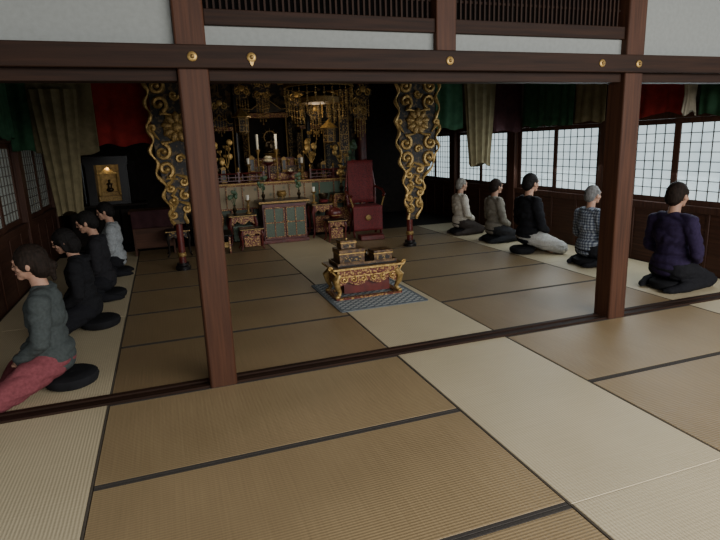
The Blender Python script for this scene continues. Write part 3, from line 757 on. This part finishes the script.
shrine('smaller shrine left of the central shrine', CX - .88, 10.78, ZT + .001, .50, .36, 1.0)
shrine('smaller shrine right of the central shrine', CX + .88, 10.78, ZT + .001, .50, .36, 1.0)
def giltcol(x, y, lab):
    t = thing('gilt_column', lab, 'column', (x, y, ZT), 0, 'round gilt columns on the altar')
    MB().lathe([(.07, 0), (.07, .03), (.05, .06), (.045, .08)], seg=20).build('column_base', M['gold2'], t)
    MB().lathe([(.042, .08), (.042, 1.80)], seg=20).build('column_shaft', M['black'], t)
    MB().lathe([(.043, 1.78), (.06, 1.82), (.08, 1.90), (.10, 1.97)], seg=20).build('capital', M['gold2'], t)
giltcol(CX - .66, 10.14, 'round black and gilt column left of the stepped stand')
giltcol(CX + .66, 10.14, 'round black and gilt column right of the stepped stand')
giltcol(CX - 1.22, 10.2, 'round black and gilt column at the left end of the altar')
giltcol(CX + 1.30, 10.2, 'round black and gilt column at the right end of the altar')

def statue(lab, x, y, z, s, halo=True, mat_='gold'):
    t = thing('seated_statue', lab, 'statue', (x, y, z)); t.scale = (s, s, s)
    b = MB(); b.lathe([(.20, 0), (.22, .03), (.15, .06), (.21, .10), (.20, .12), (.001, .12)], seg=32, flute=.05, nf=12); b.build('lotus_base', M['gold2'], t)
    m = MB()
    m.ell((0, 0, .18), (.19, .15, .06)); m.cap((-.14, -.06, .17), (.10, -.11, .16), .055, .04); m.cap((.14, -.06, .17), (-.10, -.11, .16), .055, .04)
    m.ell((0, .02, .30), (.105, .08, .14)); m.cap((-.10, .01, .40), (.10, .01, .40), .045, .045)
    for q in (-1, 1): m.cap((q * .12, .01, .39), (q * .15, -.01, .27), .038, .034); m.cap((q * .15, -.01, .27), (q * .03, -.10, .23), .034, .024)
    m.cap((0, .01, .42), (0, 0, .49), .035, .035); m.ell((0, -.005, .53), (.055, .060, .070)); m.ell((0, .0, .60), (.028, .028, .028)); m.cap((0, -.062, .54), (0, -.068, .525), .007, .008)
    for q in (-1, 1): m.ell((q * .056, 0, .515), (.008, .014, .028))
    remesh(m, 'figure', M[mat_], t, .010, 2)
    if halo:
        h = MB(); h.tube([(.16 * math.cos(a), .09, .52 + .16 * math.sin(a)) for a in [k_ * PI / 12 for k_ in range(24)]], .012, 6, True)
        for q in range(12):
            a = q * PI / 6; h.cone((.12 * math.cos(a), .09, .52 + .12 * math.sin(a)), (.24 * math.cos(a), .09, .52 + .24 * math.sin(a)), .008, .002, 6)
        h.cone((0, .09, .13), (0, .09, .37), .012, .012, 8)
        h.build('halo', M['gold2'], t)
    return t
statue('seated statue with ringed halo in front of the central shrine', CX, 10.39, ZT + .381, .72, True, 'bronze')
statue('small dark statue before the left shrine', CX - .94, 10.36, ZT + .001, .58, False, 'bronze')
statue('small dark statue before the right shrine', CX + .94, 10.36, ZT + .001, .58, False, 'bronze')

def candlestick(x, y, z, lab, h=.30, ch=.16, m1='gold2'):
    t = thing('candlestick', lab, 'candlestick', (x, y, z), 0, 'candlesticks on the altar')
    MB().lathe([(.055, 0), (.055, .012), (.022, .03), (.014, .08), (.028, .12), (.012, .16), (.018, h * .7), (.010, h * .8), (.045, h - .01), (.048, h), (.001, h)], seg=20).build('stand', M[m1], t)
    MB().lathe([(.020, h), (.026, h + ch * .98), (.020, h + ch), (.001, h + ch)], seg=14).build('candle', M['candle'], t)
    MB().cone((0, 0, h + ch), (0, 0, h + ch + .012), .002, .0015, 6).build('wick', M['eye'], t)
candlestick(CX - .36, 9.80, ZT, 'gilt candlestick with white candle, left of the offerings', .54, .26)
candlestick(CX - .03, 9.80, ZT, 'gilt candlestick with white candle, right of the offerings', .54, .26)
candlestick(CX + .42, 9.80, ZT, 'gilt candlestick with short white candle at the right of the altar', .28, .10)
candlestick(CX - .54, 9.80, ZT, 'gilt candlestick with short white candle at the left of the tall ones', .30, .10)

t = thing('offering_stand', 'red footed offering stand on the altar between two candles', 'offering stand', (CX - .19, 9.78, ZT))
MB().lathe([(.07, 0), (.07, .015), (.03, .04), (.025, .26), (.10, .30), (.105, .315), (.001, .312)], seg=24).build('stand', M['red'], t)
o = MB()
for k_, r_ in enumerate((.095, .075)): o.ell((0, 0, .347 + k_ * .052), (r_, r_, .033), u=20, v=10)
tag(o.build('rice_cakes', M['cream']), 'two stacked cream rice cakes on the red offering stand', 'rice cake', loc=(CX - .19, 9.78, ZT))
for k_, (dx, lab) in enumerate(((-.72, 'left'), (.20, 'right'), (.98, 'far right'))):
    t = thing('offering_bowl', 'small red footed bowl of cream offerings at the %s of the altar front' % lab, 'offering bowl', (CX + dx, 9.80, ZT))
    MB().lathe([(.045, 0), (.045, .01), (.02, .03), (.02, .08), (.06, .11), (.065, .14), (.001, .125)], seg=20).build('bowl', M['red'], t)
    g = MB()
    for q in range(5): g.ell((.028 * math.cos(q * 1.26), .028 * math.sin(q * 1.26), .147), (.02, .02, .02), u=10, v=6)
    g.ell((0, 0, .175), (.02, .02, .02), u=10, v=6); g.build('offerings', M['cream'], t)

def lotus_vase(x, y, z, lab, s=1, seed=1, leafy=False):
    rnd = random.Random(seed)
    t = thing('lotus_vase', lab, 'vase', (x, y, z), 0, 'vases on and before the altar'); t.scale = (s, s, s)
    MB().lathe([(.05, 0), (.055, .015), (.03, .04), (.06, .11), (.065, .15), (.03, .21), (.028, .24), (.05, .27), (.001, .262)], seg=20).build('vase_body', M['bronze'], t)
    fl = MB()
    for i in range(9):
        a = i * 2 * PI / 9 + .3; rr = .04 + .11 * rnd.random(); h = .38 + .42 * rnd.random()
        tip = V((rr * math.cos(a), rr * .6 * math.sin(a), h)); fl.tube([(0, 0, .25), (rr * .4 * math.cos(a), 0, .35), tip], .005, 5)
        if i % 2 == 0 and not leafy:
            for q in range(7):
                b = q * 2 * PI / 7; fl.ell(tip + V((.026 * math.cos(b), .026 * math.sin(b), .02)), (.012, .020, .036), Matrix.Rotation(b + PI / 2, 3, 'Z') @ Matrix.Rotation(.5, 3, 'X'), u=8, v=6)
            fl.ell(tip + V((0, 0, .02)), (.015, .015, .03), u=8, v=6)
        else: fl.ell(tip, (.055, .012, .065), Matrix.Rotation(rnd.uniform(-.6, .6), 3, 'Y'), u=12, v=6)
    fl.build('lotus_spray' if not leafy else 'leafy_branches', M['leaf'] if leafy else M['gold'], t)
lotus_vase(CX - .88, 9.95, ZT, 'vase of gilt lotus left of the altar candles', .9, 1)
lotus_vase(CX + .60, 9.80, ZT, 'vase of gilt lotus right of the stepped stand', 1.0, 2)
lotus_vase(CX + 1.16, 9.84, ZT, 'vase of gilt lotus at the right end of the altar', .9, 3)
lotus_vase(CX - 1.14, 9.84, ZT, 'vase of gilt lotus at the left end of the altar', .9, 4)
lotus_vase(CX + 1.40, 9.84, ZT, 'vase of dark leafy branches at the far right corner of the altar', .8, 12, True)
def tablet(x, y, z, s, lab):
    t = thing('memorial_tablet', lab, 'memorial tablet', (x, y, z), 0, 'memorial tablets on the altar'); t.scale = (s, s, s)
    MB().box((0, 0, .02), (.14, .08, .04)).box((0, 0, .055), (.10, .06, .03)).build('tablet_base', M['gold2'], t, bevel=.004)
    MB().box((0, 0, .20), (.085, .022, .26)).build('tablet_plate', M['black'], t)
    MB().prism([(-.055, .31), (-.065, .35), (-.03, .385), (0, .40), (.03, .385), (.065, .35), (.055, .31)], -.016, .016).box((-.048, 0, .20), (.012, .028, .26)).box((.048, 0, .20), (.012, .028, .26)).build('gold_frame', M['gold2'], t)
tablet(CX - .44, 10.02, ZT + .1205, .8, 'gilt framed black tablet on the left of the lowest step')
tablet(CX + .44, 10.02, ZT + .1205, .8, 'gilt framed black tablet on the right of the lowest step')
tablet(CX + .14, 10.02, ZT + .1205, .7, 'gilt framed black tablet behind the rightmost tall candle')
tablet(CX - .98, 9.74, ZT, .7, 'small tablet at the left of the altar edge')
tablet(CX + .82, 9.80, ZT, .75, 'small tablet right of the altar candles')

def strand(mb, x, y, z1, ln, step=.035, r=.009, drop=True):
    n_ = int(ln / step)
    mb.tube([(x, y, z1), (x, y, z1 - ln)], .0025, 5)
    for i in range(1, n_ + 1): mb.ell((x, y, z1 - i * step), (r, r * .6, r * 1.2) if i % 3 else (r * 1.9, r * .6, r * 1.6), u=6, v=5)
    if drop: mb.cone((x, y, z1 - ln - .05), (x, y, z1 - ln), .014, .003, 8)
t = thing('altar_canopy', 'large round gilt canopy hanging with bead strands above the altar front', 'canopy', (CX + .42, 8.45, 0))
MB().lathe([(.52, 2.40), (.54, 2.40), (.54, 2.50), (.44, 2.56), (.28, 2.64), (.12, 2.78), (.04, 2.86), (.04, 2.948), (.02, 2.948), (.02, 2.62), (.50, 2.50), (.51, 2.40)], seg=16).build('canopy_crown', M['gold2'], t)
MB().lathe([(.30, 2.18), (.32, 2.18), (.33, 2.26), (.20, 2.32), (.03, 2.36), (.03, 2.62), (.02, 2.62), (.02, 2.33), (.30, 2.25)], seg=12).build('lower_crown', M['gold2'], t)
g = MB()
for i in range(16):
    a = i * PI / 8; g.tube([(.50 * math.cos(a), .50 * math.sin(a), 2.50), (.62 * math.cos(a), .62 * math.sin(a), 2.48), (.66 * math.cos(a), .66 * math.sin(a), 2.56)], [.016, .014, .006], 6)
g.build('curled_rib_tips', M['gold'], t)
for i in range(26):
    a = i * PI / 13; m = MB(); strand(m, .52 * math.cos(a), .52 * math.sin(a), 2.40, .16 + .10 * (i % 3), r=.012); m.build('bead_strand', M['gold2'] if i % 2 else M['gold'], t)
for i in range(14):
    a = i * PI / 7; m = MB(); strand(m, .31 * math.cos(a), .31 * math.sin(a), 2.18, .16 + .09 * (i % 2), r=.012); m.build('bead_strand', M['gold'] if i % 2 else M['gold2'], t)

def keman(x, y, z, lab, ztop=2.945, s=1.0):
    t = thing('hanging_ornament', lab, 'hanging ornament', (x, y, 0), 0, 'gilt hanging ornaments above the altar')
    MB().tube([(0, 0, z + .20), (0, 0, ztop)], .004, 5).build('cord', M['gold2'], t)
    p = MB(); p.prism([(.14 * math.cos(a) * (1 + .12 * math.cos(4 * a)), z + .06 + .13 * math.sin(a)) for a in [k_ * PI / 14 for k_ in range(28)]], -.006, .006); p.build('plate', M['darkgold'], t)
    s_ = MB(); s_.spiral(-.065, z + .06, -.014, .055, 1, 1.3, PI / 2, .012); s_.spiral(.065, z + .06, -.014, .055, -1, 1.3, PI / 2, .012); s_.ell((0, -.01, z + .11), (.05, .012, .05))
    s_.build('scrollwork', M['gold'], t)
    for q in (-2, -1, 0, 1, 2):
        m = MB(); strand(m, q * .045, 0, z - .06 + abs(q) * .012, .30 - .04 * abs(q), r=.010); m.build('tassel_strand', M['gold2'], t)
keman(CX - 1.00, 9.30, 2.15, 'gilt hanging ornament low at the left above the altar edge')
keman(CX - .30, 9.35, 2.32, 'gilt hanging ornament above the offerings, left of the statue')
keman(CX + .28, 9.35, 2.28, 'gilt hanging ornament right of the statue, behind the canopy')
keman(CX + 1.16, 8.50, 2.28, 'gilt hanging ornament just right of the canopy')
keman(CX + 1.24, 8.90, 2.02, 'low gilt hanging ornament beside the right pillar')
keman(CX + .60, 9.35, 2.05, 'gilt hanging ornament behind the right of the canopy')
keman(CX + .92, 9.35, 2.30, 'gilt hanging ornament between the right lantern and pillar')
keman(CX + 1.40, 9.35, 2.22, 'gilt hanging ornament at the far right of the altar opening')
keman(CX - .62, 9.35, 2.38, 'gilt hanging ornament high behind the left lantern')
keman(CX - .42, 8.60, 2.42, 'gilt hanging ornament high at the left of the canopy')
def lantern(x, y, z, lab):
    t = thing('hanging_lantern', lab, 'lantern', (x, y, 0), 0, 'gilt hanging lanterns')
    MB().lathe([(.02, z + .16), (.15, z + .10), (.16, z + .11), (.06, z + .19), (.02, z + .24), (.001, z + .25)], seg=6).build('lantern_roof', M['gold'], t)
    MB().lathe([(.06, z - .16), (.10, z - .12), (.10, z + .10), (.08, z + .11)], seg=6).build('lantern_body', M['darkgold'], t)
    g = MB()
    for i in range(6): a = i * PI / 3; g.cone((.102 * math.cos(a), .102 * math.sin(a), z - .13), (.102 * math.cos(a), .102 * math.sin(a), z + .10), .008, .008, 6)
    for zz in (-.12, -.02, .09): g.tube([(.102 * math.cos(i * PI / 3), .102 * math.sin(i * PI / 3), z + zz) for i in range(6)], .007, 6, True)
    g.build('lantern_frame', M['gold2'], t)
    MB().tube([(0, 0, z + .25), (0, 0, 2.945)], .005, 5).build('chain', M['gold2'], t)
lantern(CX + .74, 9.06, 1.72, 'gilt hexagonal hanging lantern right of the shrine')
lantern(CX - .70, 9.06, 1.92, 'gilt hexagonal hanging lantern left of the shrine')
def banner(x, y, lab, z0, z1=2.9):
    t = thing('hanging_banner', lab, 'banner', (x, y, 0), 0, 'long dark and gilt hanging banners')
    m = MB(); n_ = 5; hh = (z1 - .12 - z0) / n_
    for i in range(n_): m.box((0, 0, z0 + hh * (i + .5)), (.15, .010, hh - .004))
    m.build('banner_cloth', M['darkgold'], t)
    g = MB()
    for sx in (-1, 1): g.box((sx * .08, 0, (z0 + z1 - .12) / 2), (.012, .016, z1 - .12 - z0))
    for i in range(n_ + 1): g.box((0, -.002, z0 + hh * i), (.172, .018, .014))
    g.build('gilt_bars', M['gold2'], t)
    MB().prism([(-.11, z1 - .12), (.11, z1 - .12), (.07, z1 - .06), (0, z1), (-.07, z1 - .06)], -.02, .02).build('banner_head', M['gold2'], t)
    MB().tube([(0, 0, z1 - .01), (0, 0, 2.948)], .004, 5).build('cord', M['gold2'], t)
    for q in (-1, 0, 1): m = MB(); strand(m, q * .055, 0, z0, .16, r=.009); m.build('tassel_strand', M['gold2'], t)
banner(CX + 1.02, 9.12, 'long dark and gilt banner hanging right of the shrine', 1.45)
banner(CX - 1.22, 9.2, 'long dark and gilt banner hanging left of the shrine', 1.55)
t = thing('carved_transom', 'carved gilt openwork panel under the ceiling over the altar edge', 'carving', ((AX0 + AX1) / 2, 9.60, 0))
MB().box((0, 0, 2.92), (W + .3, .05, .05)).box((0, 0, 2.60), (W + .3, .04, .03)).box((-W / 2 - .13, 0, 2.76), (.04, .045, .30)).box((W / 2 + .13, 0, 2.76), (.04, .045, .30)).build('transom_frame', M['red'], t)
MB().box((0, .012, 2.76), (W + .24, .012, .30)).build('transom_panel', M['darkgold'], t)
g = MB()
for i in range(15): g.spiral(-W / 2 + .06 + (W - .12) * i / 14, 2.745 + (.03 if i % 2 else -.03), -.014, .085, 1 if i % 2 else -1, 1.3, PI / 2, .018)
g.box((0, -.012, 2.64), (W + .2, .014, .02)).build('gilt_scrolls', M['gold2'], t)

# ------------------------------------------------------------------ furniture in front of the altar
t = thing('green_altar_cabinet', 'green panelled altar cabinet with gilt framed doors, centre front of altar', 'cabinet', (1.82, 9.02, 0))
MB().box((0, 0, .03), (.78, .42, .06)).build('plinth', M['red'], t, bevel=.006)
MB().box((0, 0, .35), (.72, .36, .58)).build('cabinet_body', M['red'], t)
MB().box((0, 0, .675), (.84, .46, .05)).build('cabinet_top', M['black'], t, bevel=.008)
MB().box((0, -.231, .675), (.84, .006, .03)).build('gold_edge', M['gold2'], t)
for q in (-1, 1):
    d = MB().box((q * .175, -.19, .34), (.32, .02, .50)).build('door', M['green'], t, bevel=.003)
    f = MB()
    for zz in (.10, .34, .58): f.box((q * .175, -.203, zz), (.33, .012, .018))
    for xx in (-.155, 0, .155): f.box((q * .175 + xx, -.203, .34), (.016, .012, .50))
    f.build('door_frame', M['redgold'], d)
    MB().ell((q * .04, -.212, .36), (.010, .008, .010), u=8, v=6).build('handle', M['gold'], d)
lac_table('side_altar_table', 'red legged altar table left of the green cabinet', 'table', (1.14, 9.02, 0), .44, .36, .50, panel='green')
lac_table('side_altar_table', 'dark altar table at the left end below the brocade', 'table', (.62, 9.05, 0), .40, .34, .62, legm='redgold', apm='darkgold', panel='green')
lac_table('side_altar_table', 'red lacquer table right of the green cabinet', 'table', (2.50, 9.12, 0), .36, .36, .58, shelf=True, panel='redgold')
lac_table('side_altar_table', 'tall red and gilt table behind the red chair', 'table', (2.98, 9.36, 0), .36, .28, .72, legm='redgold', panel='redgold')
lac_table('side_altar_table', 'small low red table between the altar tables and the red chair', 'table', (2.58, 8.52, 0), .32, .28, .36, panel='redgold')
lac_table('side_altar_table', 'low red table in front of the left altar tables', 'table', (1.20, 8.52, 0), .36, .28, .34, panel='redgold')
lotus_vase(1.52, 9.02, .702, 'vase of green leafy branches at the left of the green cabinet top', .5, 6, True)
lotus_vase(2.12, 9.02, .702, 'vase of green leafy branches at the right of the green cabinet top', .5, 8, True)
lotus_vase(2.98, 9.36, .722, 'vase of gilt lotus on the tall red and gilt table', .6, 9)
lotus_vase(.62, 9.05, .622, 'vase of gilt lotus on the dark altar table at the left end', .6, 15)
lotus_vase(1.04, 9.02, .502, 'vase of leafy branches on the red legged table', .55, 16, True)
candlestick(1.26, 9.02, .501, 'short gilt candlestick on the red legged table left of the green cabinet', .22, .08)
candlestick(2.40, 9.12, .581, 'short gilt candlestick on the red table right of the green cabinet', .20, .08)
t = thing('incense_bowl', 'gilt three legged incense bowl in the middle of the green cabinet top', 'incense burner', (1.82, 9.0, .701))
MB().lathe([(.03, .03), (.07, .05), (.085, .09), (.07, .12), (.08, .135), (.06, .135), (.05, .11), (.001, .10)], seg=24).build('bowl', M['gold2'], t)
for q in range(3):
    a = q * 2 * PI / 3 + .5; MB().cap((.05 * math.cos(a), .05 * math.sin(a), .05), (.06 * math.cos(a), .06 * math.sin(a), .012), .013, .010, 8).build('foot', M['gold2'], t)
t = thing('bell_bowl', 'bronze bell bowl on the red table beside the green cabinet', 'bell bowl', (2.57, 9.12, .581))
MB().lathe([(.05, 0), (.075, .01), (.09, .05), (.05, .06)], seg=24).build('cushion', M['redbroc'], t)
MB().lathe([(.03, .055), (.07, .075), (.085, .12), (.088, .16), (.080, .16), (.076, .12), (.001, .075)], seg=28).build('bowl', M['bronze'], t)
t = thing('wooden_fish_drum', 'rounded red wooden drum with gilt slit on the small low table', 'wooden drum', (2.58, 8.52, .361))
m = MB(); m.ell((0, 0, .10), (.12, .09, .09)); m.ell((0, .05, .16), (.05, .05, .04)); remesh(m, 'drum_body', M['red'], t, .008, 3, floor=True)
MB().box((0, -.075, .07), (.16, .05, .010)).build('slit_trim', M['gold2'], t)
t = thing('sutra_desk', 'small red and gilt reading desk near the left pillar', 'reading desk', (.72, 8.40, 0))
MB().box((0, 0, .30), (.34, .24, .022), Matrix.Rotation(.25, 3, 'X')).build('desk_top', M['black'], t, bevel=.004)
for q in (-1, 1):
    MB().prismx([(-.09, 0), (.09, 0), (.06, .05), (.05, .29), (-.05, .25), (-.06, .05)], q * .13 - .012, q * .13 + .012).build('end_panel', M['redgold'], t)
MB().box((0, 0, .12), (.24, .02, .08)).build('cross_board', M['gold2'], t)

# red draped chair
t = thing('ceremonial_chair', 'tall red lacquer chair draped in red brocade beside the right pillar', 'chair', (3.18, 8.74, 0.001), -.1)
for sx in (-1, 1):
    l = MB(); l.tube([(sx * .24, .20, 0.022), (sx * .22, .02, .28), (sx * .24, -.20, .50)], .02, 8); l.build('leg', M['red'], t)
    l = MB(); l.tube([(sx * .24, -.22, 0.022), (sx * .22, .0, .27), (sx * .24, .20, .50)], .02, 8); l.build('leg', M['red'], t)
    MB().tube([(sx * .24, .20, .50), (sx * .26, .24, .80), (sx * .20, .27, 1.20)], .02, 8).build('back_post', M['red'], t)
    MB().tube([(sx * .26, .23, .82), (sx * .32, .02, .78), (sx * .30, -.20, .72), (sx * .27, -.24, .70)], [.018, .02, .02, .026], 8).build('armrest', M['red'], t)
    MB().tube([(sx * .24, -.19, .50), (sx * .30, -.20, .71)], .014, 8).build('arm_support', M['gold2'], t)
MB().box((0, 0, .51), (.50, .44, .04)).build('seat', M['redbroc'], t, bevel=.01)
MB().tube([(-.20, .27, 1.20), (-.12, .27, 1.27), (0, .27, 1.24), (.12, .27, 1.27), (.20, .27, 1.20)], .024, 8).build('crest_rail', M['red'], t)
m = MB(); drape(m, (-.22, .225), (.22, .225), .55, 1.27, amp=.009, folds=4); o = m.build('back_drape', M['redbroc'], t); o.modifiers.new('t', 'SOLIDIFY').thickness = .012
m = MB(); drape(m, (-.25, -.225), (.25, -.225), .12, .535, amp=.009, folds=5); o = m.build('seat_drape', M['redbroc'], t); o.modifiers.new('t', 'SOLIDIFY').thickness = .010
MB().ell((0, -.245, .34), (.05, .008, .05)).build('gold_crest', M['gold2'], t)
MB().box((0, -.38, .04), (.40, .22, .08)).build('footstool', M['red'], t, bevel=.01)

# left aisle
t = thing('black_chest', 'long black lacquer chest at the end of the left aisle', 'chest', (-.90, 9.95, 0))
MB().box((0, 0, .36), (1.15, .5, .68)).build('chest_body', M['ink'], t, bevel=.006)
MB().box((0, 0, .715), (1.22, .56, .03)).build('chest_top', M['dark'], t, bevel=.006)
for q in (-1, 0, 1):
    d = MB().box((q * .37, -.256, .36), (.34, .012, .56)).build('door', M['dark'], t); MB().box((q * .37 + .12, -.266, .40), (.015, .01, .06)).build('handle', M['gold2'], d)
MB().box((0, 0, .01), (1.15, .5, .02)).build('chest_foot', M['dark'], t)
LX = -.84
t = thing('lit_altar_cabinet', 'black cabinet with open doors and glowing gilt interior in the left aisle', 'altar cabinet', (LX, 9.92, .731))
MB().box((0, .17, .38), (.62, .02, .74)).box((-.245, 0, .38), (.13, .36, .74)).box((.245, 0, .38), (.13, .36, .74)).box((0, 0, .025), (.62, .38, .05)).box((0, 0, .70), (.66, .40, .13)).build('cabinet_case', M['black'], t)
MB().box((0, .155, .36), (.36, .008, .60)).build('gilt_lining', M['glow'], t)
MB().box((0, .02, .09), (.34, .22, .08)).box((0, .06, .16), (.26, .14, .06)).build('inner_steps', M['gold2'], t)
g = MB()
for sx in (-.12, .12): g.cone((sx, .02, .13), (sx, .02, .50), .009, .009, 8)
g.prism([(-.17, .50), (-.10, .52), (0, .60), (.10, .52), (.17, .50), (.12, .485), (-.12, .485)], -.06, .10)
g.build('inner_roof', M['gold'], t)
for q in (-1, 1): MB().box((q * .385, -.23, .36), (.17, .016, .64), Matrix.Rotation(q * 1.0, 3, 'Z')).build('door', M['black'], t)
m = MB(); m.ell((0, .0, .225), (.06, .045, .035)); m.ell((0, .005, .285), (.036, .03, .06)); m.ell((0, .0, .365), (.022, .022, .028)); m.cap((-.036, .0, .32), (.036, .0, .32), .015)
o = remesh(m, 'small_statue', M['bronze'], None, .006, 2, floor=False); tag(o, 'tiny dark seated statue inside the left aisle cabinet', 'statue', loc=(LX, 9.95, .731))
t = thing('wooden_desk', 'brown wooden cloth covered desk left of the gilded pillar', 'desk', (-.22, 9.0, 0))
MB().box((0, 0, .66), (.66, .42, .04)).build('desk_top', M['post_x'], t, bevel=.008)
for q in (-1, 1): MB().box((q * .28, 0, .32), (.03, .36, .638)).build('side_panel', M['post_z'], t)
MB().box((0, -.14, .36), (.53, .02, .50)).build('front_panel', M['post_x'], t)
MB().box((0, .15, .33), (.53, .02, .56)).build('back_panel', M['wain_x'], t)
m = MB(); drape(m, (-.30, -.222), (.30, -.222), .42, .684, amp=.008, folds=5); o = m.build('front_cloth', M['cplum'], t); o.modifiers.new('t', 'SOLIDIFY').thickness = .005
lac_table('side_altar_table', 'small dark table with gilt apron beside the foot of the left pillar', 'table', (.12, 8.55, 0), .34, .3, .40, legm='dark', apm='darkgold')
struct(MB().b2(AX0 - .35, AX1 + .45, 11.3, 11.38, -.0, 2.94).build('wall_altar_partition', M['backgold']), 'gilded dark partition behind the altar')
for q, x in ((0, AX0 - .45), (1, AX1 + .55)):
    struct(MB().lathe([(.11, 0), (.11, 2.94)], (x, 11.2, 0), 24).build('trim_%d' % (40 + q), M['red']), 'round red column at the altar partition')

# ------------------------------------------------------------------ light
w = bpy.data.worlds.new('World'); SC.world = w; w.use_nodes = True
bg = w.node_tree.nodes['Background']; bg.inputs[0].default_value = (.94, .975, 1.0, 1); bg.inputs[1].default_value = .62
def area(name, loc, target, size, sy, power, col):
    l = bpy.data.lights.new(name, 'AREA'); l.shape = 'RECTANGLE'; l.size = size; l.size_y = sy; l.energy = power; l.color = col
    o = bpy.data.objects.new(name, l); C.objects.link(o); o.location = loc
    o.rotation_euler = (V(target) - V(loc)).to_track_quat('-Z', 'Y').to_euler(); return o
area('daylight_behind', (3.4, -2.4, 2.5), (2.2, .6, 0), 7.5, 1.8, 560, (1.0, .99, .97))
area('daylight_right', (5.46, 5.8, 1.22), (3.5, 5.8, .2), 3.8, .8, 44, (.85, .95, 1.0))
def pt(loc, p, col, r=.05):
    l = bpy.data.lights.new('point_light', 'POINT'); l.energy = p; l.color = col; l.shadow_soft_size = r
    o = bpy.data.objects.new('point_light', l); C.objects.link(o); o.location = loc
pt((LX, 9.84, 1.30), .5, (1, .75, .4), .03)
pt((CX + .5, 8.9, 2.1), 3.2, (1, .80, .55), .15)  # added warm fill to lift the altar gold, no fixture here
pt((CX - .1, 9.55, 1.75), 2.4, (1, .84, .60), .1)  # added fill over the altar front, no fixture here
pt((CX + .1, 8.3, 1.3), 5, (1, .90, .74), .2)  # added low fill for the brocade and tables, no fixture here

# ------------------------------------------------------------------ camera
Z = V((-.0359, .9738, .2247)).normalized()
Yv = V((-.3377, .1976, -.9203)); Yv = (Yv - Z * Yv.dot(Z)).normalized(); Xv = Yv.cross(Z)
cam = bpy.data.cameras.new('camera'); cam.sensor_width = 36; cam.lens = 545 / 720 * 36; cam.clip_start = .05
co = bpy.data.objects.new('camera', cam); C.objects.link(co)
R3 = Matrix((Xv, Yv, Z)); co.matrix_world = Matrix.Translation((0, 0, 1.54)) @ R3.to_4x4()
SC.camera = co
